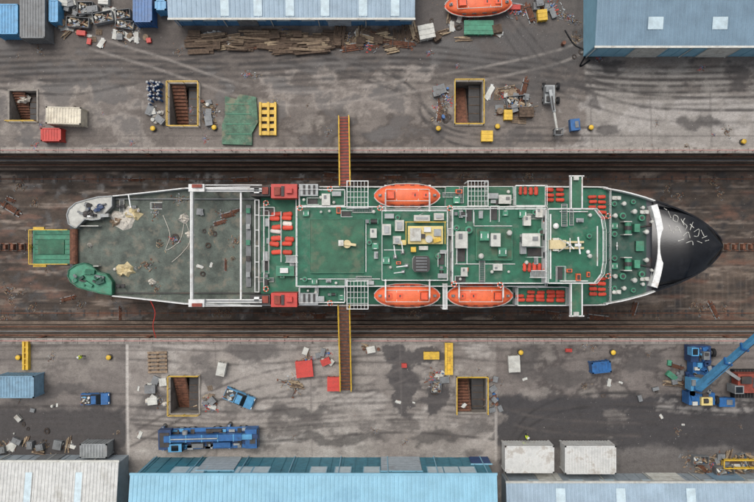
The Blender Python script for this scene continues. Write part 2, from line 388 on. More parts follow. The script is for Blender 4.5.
sheet('dock_floor',-56,56,dS,dN,DZ,.2,(60,52,46),paintD,gD,(),[(-500,-56,dS,dN),(56,500,dS,dN)],1.22,.05)
def dockwall(y0,y1,sgn,nm,label):
    mb=MB();w=(abs(y0-y1))/4
    prof=[(y0,0),(y0,-1.6)];y=y0;z=-1.6
    for zz in(-1.6,-3.4,-5.4,-7.3):
        y=y-sgn*w;prof.append((y,zz)); z={-1.6:-3.4,-3.4:-5.4,-5.4:-7.3,-7.3:DZ}[zz]; prof.append((y,z))
    X=[-500]+[x for x in range(-60,61,4)]+[500]
    for i,(a,b) in enumerate(zip(prof[:-1],prof[1:])):
        for x0,x1 in zip(X[:-1],X[1:]):
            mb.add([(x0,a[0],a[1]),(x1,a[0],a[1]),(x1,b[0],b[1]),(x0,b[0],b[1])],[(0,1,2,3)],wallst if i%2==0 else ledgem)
    w=mb.make(nm,None,(0,y0,0),label=label,category='dock wall'); fixn(w)
    mc=MB()
    x=-60
    while x<60:
        l=random.uniform(1.7,2.1); mc.box((x+l/2,y0+sgn*.32,.07),(l-.04,.74,.15),concl); x+=l
    mc.make('coping',w)
    for k,(yy,zz) in enumerate([(y0-sgn*.25,-1.5),(y0-sgn*(abs(y0-y1)/4+.15),-3.3),(y0-sgn*(abs(y0-y1)*.5+.2),-5.3)]):
        mp=MB();mp.cyl((-60,yy,zz),(60,yy,zz),.08,grey if k%2 else rust,6);mp.make('service_pipe',w)
    for x in(-44,-30,-12,9,31,46):
        ml=MB()
        for s_ in(-.25,.25): ml.beam((x+s_,y0-sgn*.1,0),(x+s_,y0-sgn*.1,-1.6),.07,.07,rust)
        for q in range(5): ml.beam((x-.25,y0-sgn*.1,-.2-q*.3),(x+.25,y0-sgn*.1,-.2-q*.3),.05,.05,rust)
        ml.make('ladder',w)
    return w
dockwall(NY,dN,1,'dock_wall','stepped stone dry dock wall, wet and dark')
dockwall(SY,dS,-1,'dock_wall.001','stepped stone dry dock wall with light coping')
for sgn,y0,gaps in((1,NY+.25,[(338,352)]),(-1,SY-.2,[(338,353)])):
    T=thing('quay_railing','low faded red post and chain railing along dock edge','railing',(0,y0,0),'railings along the dock edge')
    xs=[-60,W(gaps[0][0],0).x,W(gaps[0][1],0).x,60]
    mb=MB();mr=MB()
    for a,b in((xs[0],xs[1]),(xs[2],xs[3])):
        n=int((b-a)/2.2)
        for i in range(n+1):
            x=a+(b-a)*i/n; mb.cyl((x,y0,.1),(x,y0,1.1),.05,pink,6)
        for z in(1.08,.6): mr.beam((a,y0,z),(b,y0,z),.06,.06,pink)
    mb.make('post',T)['kind']='stuff';mr.make('rail',T)
# ------------------------------------------------------------ stairwells
def stairwell(rect,label,flip=1,rails='NSE'):
    x0,x1,y0,y1=snap(rect);cx=(x0+x1)/2;cy=(y0+y1)/2
    T=thing('stairwell',label,'stairwell',(cx,cy,0),'stairwells down into the dock')
    m=MB();t=.22
    for (a,b,c,d) in((x0-t,x0,y0-t,y1+t),(x1,x1+t,y0-t,y1+t),(x0,x1,y0-t,y0),(x0,x1,y1,y1+t)):
        m.box(((a+b)/2,(c+d)/2,-1.7),(b-a,d-c,3.7),conc)
    m.box((cx,cy,-3.6),(x1-x0,y1-y0,.1),dark)
    m.make('shaft',T)
    st=MB();n=13;L=(y1-y0)
    for i in range(n):
        yy=(y0+L*(i+.5)/n) if flip>0 else (y1-L*(i+.5)/n)
        zz=-3.3+i*.24
        st.box((cx-.25*(x1-x0)+.1,yy,zz),((x1-x0)*.46,L/n*.9,.12),rust)
    for s_ in(.02,.46): 
        st.beam((x0+.05+(x1-x0)*s_,y0 if flip>0 else y1,-3.4),(x0+.05+(x1-x0)*s_,y1 if flip>0 else y0,-.3),.08,.25,woodd)
    st.make('stair',T)
    g=MB();gx=x1-(x1-x0)*.24
    g.box((gx,cy,-1.4),((x1-x0)*.42,L*.96,.06),dark)
    for i in range(5): g.beam((gx-.7,y0+L*(i+.5)/5,-1.34),(gx+.7,y0+L*(i+.5)/5,-1.34),.1,.05,woodd)
    g.make('landing',T)
    r=MB();o=.12;z=.12
    if 'N' in rails:r.rail([(x0-o,y1+o,z),(x1+o,y1+o,z)],yellow,t=.08)
    if 'S' in rails:r.rail([(x0-o,y0-o,z),(x1+o,y0-o,z)],yellow,t=.08)
    if 'E' in rails:r.rail([(x1+o,y0-o,z),(x1+o,y1+o,z)],yellow,t=.08)
    if 'W' in rails:r.rail([(x0-o,y0-o,z),(x0-o,y1+o,z)],yellow,t=.08)
    r.make('guard_rail',T)
    return T
stairwell(PITS[0],'stairwell with brown steps and yellow rails beside gas bottles',1,'NSWE')
stairwell(PITS[1],'stairwell with brown steps and yellow rails on quay',-1,'NSWE')
stairwell(PITS[2],'stairwell with yellow rails beside pallets on concrete',1,'NSW')
stairwell(PITS[3],'stairwell with yellow rails beside wet concrete',-1,'NWE')
stairwell(PITS[4],'dark stairwell with yellow rail and white sack',1,'S')
# ------------------------------------------------------------ buildings
def shed(px0,px1,pye,side,h,depth,rise,roofmat,wallmat,label,sky=(),rib=.45,wins=(),doors=(),ribh=.06,trim=white,gut=.25):
    a=W(px0,pye,h);b=W(px1,pye,h);x0,x1,ye=a.x,b.x,a.y
    T=thing('dock_shed',label,'shed',((x0+x1)/2,ye+side*.3,0))
    i_=.25
    yw=ye+side*.3;yb=ye+side*(depth-.3);ym=ye+side*depth/2
    m=MB()
    m.add([(x0+i_,yw,0),(x1-i_,yw,0),(x1-i_,yw,h),(x0+i_,yw,h)],[(0,1,2,3)],wallmat)
    m.add([(x0+i_,yb,0),(x1-i_,yb,0),(x1-i_,yb,h),(x0+i_,yb,h)],[(0,1,2,3)],wallmat)
    for x in(x0+i_,x1-i_): m.add([(x,yw,0),(x,yb,0),(x,yb,h),(x,ym,h+rise-.1),(x,yw,h)],[(0,1,2,3,4)],wallmat)
    x=x0+1
    while x<x1-.5: m.box((x,yw-side*.04,h/2),(.08,.06,h-.2),wallmat); x+=1.5
    m.make('wall',T)
    r=MB();n=int((x1-x0)/rib);w=(x1-x0)/n
    prof=[]
    for i in range(n): prof+=[(x0+i*w,0),(x0+i*w+w*.55,0),(x0+i*w+w*.65,ribh),(x0+i*w+w*.9,ribh)]
    prof.append((x1,0))
    for (ya,za),(yb_,zb) in(((ye,h),(ym,h+rise)),((ym,h+rise),(ye+side*depth,h))):
        for (p,dz),(q,dw) in zip(prof[:-1],prof[1:]):
            r.add([(p,ya,za+dz),(q,ya,za+dw),(q,yb_,zb+dw),(p,yb_,zb+dz)],[(0,1,2,3)],roofmat)
    ro=fixn(r.make('roof',T))
    for (sx,sy0,sy1,sw) in sky:
        xx=W(sx,0,h).x;s=MB()
        f=lambda u:(ye+side*depth/2*u,h+rise*u+ribh+.03)
        y_a,z_a=f(sy0);y_b,z_b=f(sy1)
        s.add([(xx-sw/2,y_a,z_a),(xx+sw/2,y_a,z_a),(xx+sw/2,y_b,z_b),(xx-sw/2,y_b,z_b)],[(0,1,2,3)],skyl)
        for q in(-1,1): s.beam((xx+q*sw/2,y_a,z_a),(xx+q*sw/2,y_b,z_b),.06,.06,roofmat)
        s.make('skylight',ro)
    g=MB();g.box(((x0+x1)/2,ye-side*.1,h-.02),(x1-x0+.1,gut,.2),trim)
    for q in range(int((x1-x0)/6)+1): g.cyl((x0+.6+q*6,yw-side*.12,0),(x0+.6+q*6,yw-side*.12,h-.1),.07,trim,6)
    g.make('gutter',T)
    for (wx,wz,ww,wh) in wins:
        xx=W(wx,0,0).x;q=MB();q.box((xx,yw-side*.05,wz),(ww,.06,wh),skyl);
        for e in(-1,1): q.box((xx+e*ww/2,yw-side*.06,wz),(.1,.1,wh),trim)
        q.make('window',T)
    for (wx,ww,wh,dm) in doors:
        xx=W(wx,0,0).x;q=MB();q.box((xx,yw-side*.06,wh/2),(ww,.08,wh),dm)
        for e in range(int(wh/.5)): q.box((xx,yw-side*.11,.3+e*.5),(ww-.1,.04,.06),dm)
        q.box((xx,yw-side*.07,wh+.06),(ww+.2,.14,.12),trim); q.make('door',T)
    return T
shed(168,415,18,1,3.8,22,1.8,roofN,wallB,'long blue-grey sheet roofed shed with skylights',
     [(x,.02,.5,1.1) for x in(225,258,290,325,363,395)],.6,[(x,2.4,1.6,.8) for x in range(190,410,24)],[(250,2.5,3,grey),(340,3,3,wallG)],trim=offwhite)
shed(595,800,46,1,5.6,24,2.,roofNE,roofS,'slate blue sheet roofed shed with two skylights',
     [(654,.16,.28,1.9),(718,.16,.28,1.9),(654,.6,.8,1.9),(718,.6,.8,1.9)],.5,[],[(640,4,4.2,offwhite),(710,4,4.2,offwhite)],trim=offwhite)
shed(130,497,475,-1,8.,26,2.4,roofS,wallS,'long pale blue corrugated shed with teal windowed wall',
     [],.5,[(x,5.4,2.0,2.6) for x in(192,208,252,268,322,345,372,432,447,462)],[(225,4.5,5.6,wallG),(400,5,5.8,wallG),(478,2.5,3,blued)],trim=roofS)
shed(-60,119,462,-1,4.,24,2.,roofW,wallG,'white corrugated roof shed with pale grey wall',
     [(30,.1,.5,.9),(80,.1,.5,.9)],.42,[(x,3.,1.5,.8) for x in(10,40,70,100)],[(55,3,3.,grey)],trim=offwhite)
shed(506,830,483,-1,4.6,24,2.,roofN,wallG,'grey-blue sheet roofed workshop with pale gutters',
     [(560,.05,.4,1.2),(620,.05,.4,1.2),(690,.05,.4,1.2)],.5,[(x,3.2,1.8,1.2) for x in(530,570,600,640,700,740)],[(545,3,3.4,offwhite),(660,4,4,offwhite),(720,4,4,roofNE)],trim=offwhite)
# ------------------------------------------------------------ SHIP
CYP=246.0
def hb(px):
    X=[70,76,92,112,150,185,240,600,625,645,662,680,694,705,713,719,722,723.2]
    Y=[30,38,44,50,54,58,59,59,54.5,49,43,36.5,30,23,16.5,10,5,1.5]
    return float(np.interp(px,X,Y))
SHIP=thing('ship','white and green offshore ship with black bow in dry dock','ship',W(400,CYP,-7.6))
SO=worigin(SHIP)
ZA,ZF=1.6,3.2
def zt(px): return ZA if px<262 else (ZF if px<650 else ZF+min(1,(px-650)/40)*1.3)
h=MB();rings=[]
stn=[70,76,92,112,150,185,240,261.9,262.1,350,450,550,600,625,645,662,680,694,705,713,719,722,723.2]
for px in stn:
    z=zt(px);w=hb(px);pr=[];base=W(px,CYP,z);hw=w*S*(H-z)/H
    r=[(wf,zz) for (wf,zz) in((1,z),(1,0),(.97 if px<600 else .75,-3.5),(.85 if px<600 else .5,-6.3),(.6 if px<600 else .2,-7.4))]
    off=lambda zz:(max(0,px-690)*.05*(z-zz)*.35)
    for wf,zz in r: pr.append(Vector((base.x-off(zz),base.y+hw*wf,zz)))
    for wf,zz in reversed(r): pr.append(Vector((base.x-off(zz),base.y-hw*wf,zz)))
    rings.append(pr)
h.loft(rings,hullm,closed=True)
ho=fixn(h.make('hull',SHIP))
def outline(x0,x1,z,inset=0.,step=8):
    xs=list(np.arange(x0,x1,step))+[x1]
    return [(x,CYP-hb(x)+inset) for x in xs],[(x,CYP+hb(x)-inset) for x in xs]
def deck(x0,x1,z,mat,name):
    up,lo=outline(x0,x1,z,1)
    m=MB()
    for i in range(len(up)-1):
        m.add([W(*up[i],z),W(*lo[i],z),W(*lo[i+1],z),W(*up[i+1],z)],[(0,1,2,3)],mat)
    return m.make(name,SHIP)
deck(72,262,ZA+.03,aftdeck,'work_deck')
deck(261,606,ZF+.03,green,'main_deck')
deck(606,655,ZF+.03,foreg,'foredeck')
m=MB();rings=[]
for px in[652,656,662,670,680,688,694,700,705,709,713,716,719,721,722,723.2]:
    w=hb(px);z=zt(px);r=[]
    for i in range(13):
        t=-1+2*i/12; r.append(W(px,CYP+t*w,z+.05+ .9*(1-abs(t)**2.4)))
    rings.append(r)
m.loft(rings,black,closed=False,cap=False);m.make('bow_deck',SHIP,smooth=True)
def squig(pts):
    m=MB();c=curve(pts,4)
    for (x0,y0),(x1,y1) in zip(c[:-1],c[1:]):
        z=lambda x,y:zt(x)+.09+.9*(1-abs((y-CYP)/hb(x))**2.4)
        m.beam(W(x0,y0,z(x0,y0)),W(x1,y1,z(x1,y1)),.06*random.uniform(.6,1.4),.03,offwhite)
    m.make('bow_marking',SHIP,label='thin white hand painted marks on black bow')
for q_ in([(673,233),(677,226),(681,233)],[(675,230),(680,230)],[(673,220),(674,215),(678,217),(677,222),(673,220)],[(681,219),(684,225)],[(685,218),(683,222),(687,226),(685,230)],[(683,236),(688,232),(690,238)],[(690,224),(694,228)],[(693,222),(690,230)],[(694,232),(699,229),(698,236),(694,236)],[(701,230),(704,236)],[(702,238),(707,236)],[(678,241),(684,239)],[(686,243),(692,241),(693,245)],[(697,241),(702,243)],[(668,211),(671,218)],[(669,225),(671,231)],[(705,241),(709,240)],[(664,208),(667,210)]): squig(q_)
m=MB();pts=[]
for i in range(13):
    t=-1+2*i/12; pts.append(W(654+7*(1-t*t)-0,CYP+t*41,ZF+1.2))
for a,b in zip(pts[:-1],pts[1:]):
    m.beam(Vector((a.x,a.y,ZF+.65)),Vector((b.x,b.y,ZF+.65)),.8,1.25,white)
m.make('breakwater',SHIP)
def bulwark(x0,x1,z,hgt,mat,w=.16,step=8,name='bulwark'):
    up,lo=outline(x0,x1,z+hgt,0,step)
    for L_ in(up,lo):
        m=MB()
        for a,b in zip(L_[:-1],L_[1:]):
            p=W(*a,z+hgt);q=W(*b,z+hgt);p.z=q.z=z+hgt/2;m.beam(p,q,w,hgt,mat)
        m.make(name,SHIP)
bulwark(112,262,ZA,1.1,white,.12);bulwark(262,608,ZF,.4,offwhite,.1);bulwark(606,656,ZF,1.1,white,.14)
bulwark(656,722,ZF+1.0,.45,black,.2,4)
# stern corners: curved plating plus machinery
rq=random.Random(21)
def sterncorner(poly,mt,top,lab,items,cx,cy):
    m=MB();m.pprism(poly,ZA,ZA+1.1,mt,top)
    P=[W(x,y,ZA+1.1) for x,y in poly];P.append(P[0])
    for a,b in zip(P[:-1],P[1:]): m.beam(a,b,.12,.3,mt)
    for k in range(18):
        x=cx+rq.uniform(-16,14);y=cy+rq.uniform(-7,7)
        if rq.random()<.4: m.cyl(W(x,y,ZA+1.1),W(x,y,ZA+1.1+rq.uniform(.3,.8)),rq.uniform(.12,.35),rq.choice(items),10)
        else: m.box(W(x,y,ZA+1.3),(rq.uniform(.3,1.3),rq.uniform(.15,.6),rq.uniform(.3,.6)),rq.choice(items),rq.uniform(-.6,.6))
    m.make('stern_fairlead',SHIP,label=lab)
sterncorner([(69,224),(67,215),(69,209),(76,203),(86,200),(98,197),(112,196),(112,206),(106,212),(100,219),(92,220),(85,219),(80,224),(76,228)],steel,offwhite,'pale grey stern corner with mooring gear',[steel,dark,offwhite,white,grey,blued],92,210)
sterncorner([(69,270),(76,265),(84,263),(92,266),(98,272),(106,274),(112,282),(112,295),(100,293),(88,290),(78,287),(71,282),(68,276)],green,greenl,'green stern corner with mooring gear',[green,dark,greenl,greenl,grey,foreg],90,278)
m=MB();a=W(74,229,ZA+.4);b=W(74,264,ZA+.4);m.cyl(a,b,.5,rust,14);m.make('stern_roller',SHIP)
for y in(226,266): m=MB();m.beam(W(76,y,ZA+.5),W(100,y,ZA+.5),.12,1.0,offwhite);m.make('stern_bulwark',SHIP)
for y in(199,293): m=MB();m.beam(W(112,y,ZA+.2),W(258,y,ZA+.2),.12,.3,grey if y<240 else dark);m.make('deck_coaming',SHIP)
m=MB()
zt_=6.5
m.beam(W(192,190,zt_),W(192,302,zt_),.34,.5,white);m.beam(W(192,192,zt_+.26),W(192,300,zt_+.26),.08,.04,steel)
for y in(188,303):
    m.beam(W(192,y,ZA),W(192,y,zt_),.5,.5,white); m.box(W(197,y,zt_),(1.9,.9,.6),white); m.box(W(197,y-2 if y<240 else y+2,zt_+.4),(1.2,.4,.3),redb)
    yi=y+2 if y<240 else y-2
    m.beam(W(200,yi,zt_-.6),W(262,yi,zt_-.6),.42,.4,white);m.beam(W(200,yi,zt_-.35),W(262,yi,zt_-.35),.14,.08,grey)
    m.beam(W(196,y-3 if y<240 else y+3,zt_),W(262,y-3 if y<240 else y+3,zt_),.1,.1,white)
    for x in(216,241): m.beam(W(x,yi,ZA),W(x,yi,zt_-.7),.3,.3,white)
m.make('stern_gantry',SHIP)
m=MB()
m.beam(W(241,192,5.6),W(241,300,5.6),.2,.3,white)
for y in(194,298): m.beam(W(241,y,ZA),W(241,y,5.5),.2,.2,white)
m.make('cable_frame',SHIP)
m=MB()
for x in(255,259):
    m.beam(W(x,200,4.6),W(x,292,4.6),.1,.2,white)
    for y in(200,230,262,292): m.beam(W(x,y,ZA),W(x,y,4.6),.1,.1,white)
for y in(200,215,230,246,262,277,292): m.beam(W(255,y,4.6),W(259,y,4.6),.08,.1,white)
m.make('cargo_rail',SHIP)
m=MB()
m.pb(246,205,251,287,ZA,ZA+.3,grey)
for y in range(208,286,16): m.pb(246,y,250,y+5,ZA+.3,ZA+.6+random.random()*.4,random.choice([steel,grey,greenl,dark]))
m.make('tow_pins',SHIP)
for y0,y1 in((184,198),(293,307)):
    m=MB();m.pb(271,y0,297,y1,ZF,6.0,red);m.pb(274,y0+3,280,y1-3,6.0,6.4,redb);m.pb(286,y0+4,292,y1-5,6.0,6.5,red);m.pb(281,y0+2,284,y1-2,6.0,6.2,dark)
    m.pb(250,y0+2,270,y1-2,ZA,5.6,dark);m.pb(254,y0+4,259,y1-5,5.6,6.1,white);m.pb(262,y0+3,268,y1-4,5.6,5.9,redb);m.make('winch_housing',SHIP,label='red painted winch housing')
    m=MB();m.pb(299,y0,318,y1-2,ZF,5.2,grey,steel)
    for x in(303,308,313): m.pb(x,y0+1,x+2,y1-4,5.2,5.4,dark)
    m.make('locker',SHIP)
def house(x0,y0,x1,y1,z0,z1,top,name='deckhouse',rail=True,side=white,pts=None,ew=.1):
    m=MB();
    P=pts or [(x0,y1),(x1,y1),(x1,y0),(x0,y0)]
    m.pprism(P,z0,z1,side,top)
    o=m.make(name,SHIP)
    e=MB();Q=[W(x,y,z1) for x,y in P];Q.append(Q[0])
    for a,b in zip(Q[:-1],Q[1:]): e.beam(a+Vector((0,0,.04)),b+Vector((0,0,.04)),ew,.08,white if rail else greenl)
    e.make('deck_edge',o)
    if rail:
        r=MB();r.rail([q+Vector((0,0,.06)) for q in Q],white,t=.05,sp=1.2);r.make('railing',o)
    w=MB()
    for a,b in zip(Q[:-1],Q[1:]):
        L_=(b-a).length;n=int(L_/2)
        nrm=(b-a).normalized().cross(Vector((0,0,1)))
        for i in range(n):
            p=a.lerp(b,(i+.5)/n);p.z=z1-.9;p+=nrm*.02
            w.beam(p-(b-a).normalized()*.35,p+(b-a).normalized()*.35,.05,.6,glass)
    if w.v and z1-z0>1.5: w.make('window',o)
    return o
house(297,207,545,286,ZF,5.8,green,ew=.08)
house(300,190,345,206,ZF,4.4,green,rail=True,ew=.06)
house(300,287,345,302,ZF,4.4,green,rail=True,ew=.06)
house(310,219,364,273,5.8,6.1,greend,'upper_platform',rail=False,side=greend,ew=.04)
house(382,211,447,280,5.8,6.9,green,'engine_casing',rail=True,ew=.05)
house(452,209,545,283,5.8,8.1,green,'accommodation_block',ew=.08)
house(476,228,512,260,8.1,8.7,greend,'upper_platform',rail=False,side=green,ew=.06)
house(446,187,468,206,ZF,5.2,green,rail=False,ew=.05)
house(487,187,512,206,ZF,4.9,greend,rail=False,ew=.05)
house(514,186,545,206,ZF,5.8,green,ew=.06)
house(516,287,566,305,ZF,5.6,green,ew=.06)
house(0,0,0,0,ZF,10.4,green,'bridge_house',pts=[(546,283),(594,283),(601,274),(603,262),(603,230),(601,218),(594,209),(546,209)],ew=.12)
for y0,y1 in((176,209),(283,316)):
    m=MB();m.pb(571,y0,582,y1,9.6,10.38,white,greend);o=m.make('bridge_wing',SHIP)
    m=MB();oy=y0 if y0<200 else y1
    for a,b in((W(571,y0,10.5),W(571,y1,10.5)),(W(582,y0,10.5),W(582,y1,10.5)),(W(569,oy,10.5),W(584,oy,10.5))): m.beam(a,b,.13,.2,white)
    sg=1 if y0<200 else -1
    m.pb(574,min(oy,oy+sg*4),579,max(oy,oy+sg*4),10.4,10.8,offwhite)
    m.make('wing_coaming',o)
    m=MB();m.beam(W(576,oy+sg*2,9.6),W(576,(y0+y1)/2+sg*8,4.5),.15,.15,white);m.make('wing_strut',o)
for b_ in((550,214,551.3,279),(597,226,598,266),(560,211,588,212),(560,280.5,588,281.5)):
    m=MB();m.pb(*b_,10.4,10.6,white);m.make('roof_coaming',SHIP)
m=MB();m.pb(550,240,566,249,10.4,11.2,beige);m.pb(553,238,559,251,10.4,11.0,beige,offwhite);m.cyl(W(570,245,10.4),W(570,245,16),.2,white,10,.08)
m.beam(W(570,238,14),W(570,252,14),.08,.1,white);m.beam(W(570,241,15.5),W(570,249,15.5),.07,.1,white);m.beam(W(575,245,13.5),W(581,245,13.2),.3,.1,white)
m.beam(W(578,237,12.5),W(580,254,12.5),.16,.15,white);m.beam(W(567,242,15),W(574,249,15),.12,.1,white)
m.pb(566,241,584,243,10.4,11.0,beige);m.pb(566,247,584,249,10.4,11.0,beige)
for dy in(-1,1): m.beam(W(558,245+dy*7,10.5),W(570,245,14.5),.08,.08,white)
m.ell(W(556,226,10.8),(.35,.35,.35),white);m.ell(W(588,252,10.8),(.25,.25,.25),white)
m.make('radar_mast',SHIP)
FIT={}
def fitting(mb,name):
    o=mb.make(name,SHIP,local=True);o.location=W(377,250,-5)-SO;FIT[name]=[o,0];return o
def pc(name,px,py,z,rz=0,s=1):
    o,u=FIT[name]
    if u==0: c=o;FIT[name][1]=1
    else:
        if u>=99:return
        c=o.copy();COL.objects.link(c);c.parent=SHIP
    FIT[name][1]+=1
    c.location=W(px,py,z+.03)-SO;c.rotation_euler=(0,0,rz);c.scale=(s,s,s) if not hasattr(s,'__len__') else s
m=MB();m.cyl((0,0,0),(0,0,.6),.12,white,8);m.ell((0,0,.65),(.22,.22,.14),offwhite,10,4);fitting(m,'vent')
m=MB();m.box((0,0,.3),(1.1,.55,.6),offwhite);m.box((0,0,.62),(1.16,.6,.05),steel);m.box((.3,-.3,.35),(.12,.05,.1),dark);fitting(m,'locker')
m=MB();m.box((0,0,.15),(.9,.9,.3),green);m.box((0,0,.33),(.8,.8,.06),greenl);m.box((.3,0,.38),(.1,.4,.06),white);m.box((-.3,0,.38),(.1,.4,.06),white);fitting(m,'hatch')
m=MB();m.cyl((-.4,0,.35),(.4,0,.35),.25,dark,10)
for x in(-.45,.45): m.box((x,0,.3),(.1,.6,.6),greenl)
m.box((.75,0,.25),(.4,.4,.5),grey);fitting(m,'small_winch')
m=MB()
for k in range(12):
    a=2*math.pi*k/12;b=2*math.pi*(k+1)/12;m.cyl((.33*math.cos(a),.33*math.sin(a),.08),(.33*math.cos(b),.33*math.sin(b),.08),.07,white if k%3==0 else orange,6)
fitting(m,'lifebuoy')
m=MB();m.box((0,0,.45),(.5,.9,.05),steel)
for x,y in((-.2,-.4),(.2,-.4),(-.2,.4),(.2,.4)): m.box((x,y,.2),(.06,.06,.45),grey)
m.box((-.1,0,.6),(.2,.5,.25),grey);fitting(m,'work_stand')
m=MB();m.cyl((0,0,0),(0,0,.5),.3,greenl,12);m.cyl((0,0,.5),(0,0,.6),.16,dark,10);fitting(m,'tank_cap')
m=MB()
for e in(-.3,.3): m.beam((-1.2,e,.25),(1.2,e,.25),.05,.08,offwhite)
for i in range(13): m.box((-1.2+i*.2,0,.25),(.07,.56,.04),grey)
for x in(-1.1,1.1): m.box((x,0,.1),(.08,.5,.22),grey)
fitting(m,'walkway_grating')
m=MB();m.box((0,0,.55),(1.3,.9,1.1),white);m.box((0,0,1.12),(1.4,1.0,.06),offwhite);m.box((.3,.1,1.2),(.4,.3,.15),grey);m.box((-.66,0,.5),(.04,.5,.8),grey);fitting(m,'ventilation_box')
m=MB();m.rail([(-.9,-.5,0),(.9,-.5,0),(.9,.5,0),(-.9,.5,0)],white,h=.9,sp=.9,t=.04);m.box((.1,0,.03),(1.5,.8,.05),dark);fitting(m,'stair_opening')
m=MB();m.box((0,0,.2),(.8,.5,.4),orange2,top=.9);m.box((0,0,.42),(.5,.3,.06),dark);fitting(m,'rescue_box')
m=MB();m.cyl((0,0,0),(0,0,1.6),.1,white,8);m.beam((0,0,1.5),(1.5,.2,1.7),.12,.12,white);m.box((0,0,.15),(.5,.5,.3),grey);fitting(m,'davit_post')
q=random.Random(12)
areas=[(300,209,376,215,5.8,7),(300,277,376,284,5.8,7),(367,218,379,274,5.8,5),(384,213,404,219,6.9,3),(384,250,409,278,6.9,7),(434,250,446,278,6.9,5),(454,211,472,222,8.1,4),(454,268,472,281,8.1,4),(517,211,543,222,8.1,5),(520,258,543,264,8.1,2),(478,212,512,218,8.1,3),(478,266,512,281,8.1,4),(552,214,592,222,10.4,4),(552,268,592,279,10.4,4),(302,191,344,204,4.4,7),(302,289,344,300,4.4,7),(488,189,510,204,4.9,5),(448,189,466,204,5.2,4),(264,208,271,286,ZF,7),(100,204,180,210,ZA,3),(278,262,295,285,ZF,3)]
kinds=['vent','vent','locker','hatch','small_winch','work_stand','tank_cap','vent','ventilation_box','stair_opening','rescue_box','davit_post','locker','walkway_grating']
for x0,y0,x1,y1,z,n in areas:
    pl=[]
    for i in range(n):
        k=q.choice(kinds)
        for tr in range(12):
            x=q.uniform(x0+2,max(x1-2,x0+2.1));y=q.uniform(y0+1,max(y1-1,y0+1.1))
            if all(abs(x-a)+abs(y-b)>9 for a,b in pl): break
        pl.append((x,y));pc(k,x,y,z,q.choice([0,1.5708,3.1416,1.5708]),q.uniform(.7,1.1))
# deliberate larger items on the calm accommodation deck
for k,x,y,z,r,s in[('hatch',484,236,8.7,0,1.3),('hatch',502,252,8.7,0,1.2),('ventilation_box',494,240,8.7,1.57,1.1),('vent',480,256,8.7,0,1.5),('vent',508,233,8.7,0,1.5),('ventilation_box',460,240,8.1,1.57,1.4),('stair_opening',461,255,8.1,1.57,1.2),('ventilation_box',528,240,8.1,0,1.5),('stair_opening',534,252,8.1,0,1.2),('locker',522,248,8.1,1.57,1.2),('tank_cap',468,230,8.1,0,1.5),('tank_cap',540,232,8.1,0,1.4),('tank_cap',588,236,10.4,0,1),('vent',588,256,10.4,0,1.2),('tank_cap',456,228,8.1,0,1.2)]: pc(k,x,y,z,r,s)
# symmetric foredeck fittings
for x,dy,k,s in((613,12,'tank_cap',1.2),(613,30,'vent',1.4),(613,42,'tank_cap',1.1),(621,30,'tank_cap',1.4),(622,42,'vent',1.3),(632,34,'vent',1.5),(640,28,'tank_cap',1.3),(644,14,'vent',1.4),(641,38,'vent',1.1),(614,20,'hatch',.9),(650,24,'vent',1.1),(632,44,'tank_cap',1)):
    for e in(-1,1): pc(k,x,CYP+e*dy,ZF,0,s)
for px,py,z in[(300,208,6.9),(380,208,6.9),(450,208,6.9),(546,222,9.3),(546,270,9.3),(608,216,4.2),(608,276,4.2),(454,284,9.1),(330,303,4.4),(330,189,4.4),(500,285,9.1),(266,203,4.2),(266,289,4.2)]: pc('lifebuoy',px,py,z,0,.9)
m=MB();m.pb(408,226,443,244,6.9,7.8,yellow,cream);m.pb(410,228,421,241,7.8,8.3,offwhite);m.pb(424,227,431,232,7.8,8.3,white);m.pb(434,229,441,236,7.8,8.1,steel);m.cyl(W(429,239,7.8),W(429,239,8.5),.45,offwhite);m.box(W(437,240,8),(.9,.5,.4),yellow,.3);m.box(W(423,236,8),(.5,.5,.4),dark)
m.beam(W(405,222,8.1),W(446,222,8.1),.1,.12,yellow)
for x in(406,445):m.beam(W(x,222,8.1),W(x,244,8.1),.08,.1,yellow)
m.pb(411,247,416,252,6.9,8,yellow);m.pb(398,240,406,245,6.9,7.6,cream);m.pb(419,246,428,250,6.9,7.5,offwhite);m.make('deck_machinery',SHIP,label='cream, yellow and white deck machinery')
for a in((382,224,391,235,8.1),(393,236,401,244,7.9),(395,220,404,231,7.6),(414,215,430,221,7.9),(434,213,444,220,7.7)):
    m=MB();m.pb(a[0],a[1],a[2],a[3],6.9,a[4],offwhite);m.pb(a[0]+2,a[1]+2,a[2]-2,a[3]-2,a[4],a[4]+.15,steel);m.make('ventilation_housing',SHIP)
m=MB();m.pprism([(415,256),(428,256),(430,259),(430,269),(428,272),(415,272),(413,269),(413,259)][::-1],6.9,9.2,offwhite,dark)
for y in range(258,271,3): m.beam(W(416,y,9.25),W(427,y,9.25),.14,.08,grey)
m.make('funnel',SHIP)
m=MB();m.cyl(W(347,244,6.1),W(347,244,6.7),.5,beige,14);m.beam(W(340,243,6.8),W(356,245,6.8),.3,.25,beige);m.box(W(341,243,7.0),(.6,.7,.4),offwhite);m.make('deck_crane',SHIP)
runs=[[(380,209),(448,209)],[(450,212),(450,281)],[(300,279),(380,279)],[(474,212),(474,226),(512,226)],[(455,264),(515,264)],[(546,212),(546,238)],[(384,250),(404,250)],[(366,220),(366,272)]]
for r in runs:
    m=MB();z=8.25 if r[0][0]>=452 else (7.05 if 382<=r[0][0]<450 and r[0][1]>211 and r[0][1]<280 else 5.98)
    m.tube([W(x,y,z) for x,y in r],.05,q.choice([offwhite,white]),6);m.make('pipe_run',SHIP)
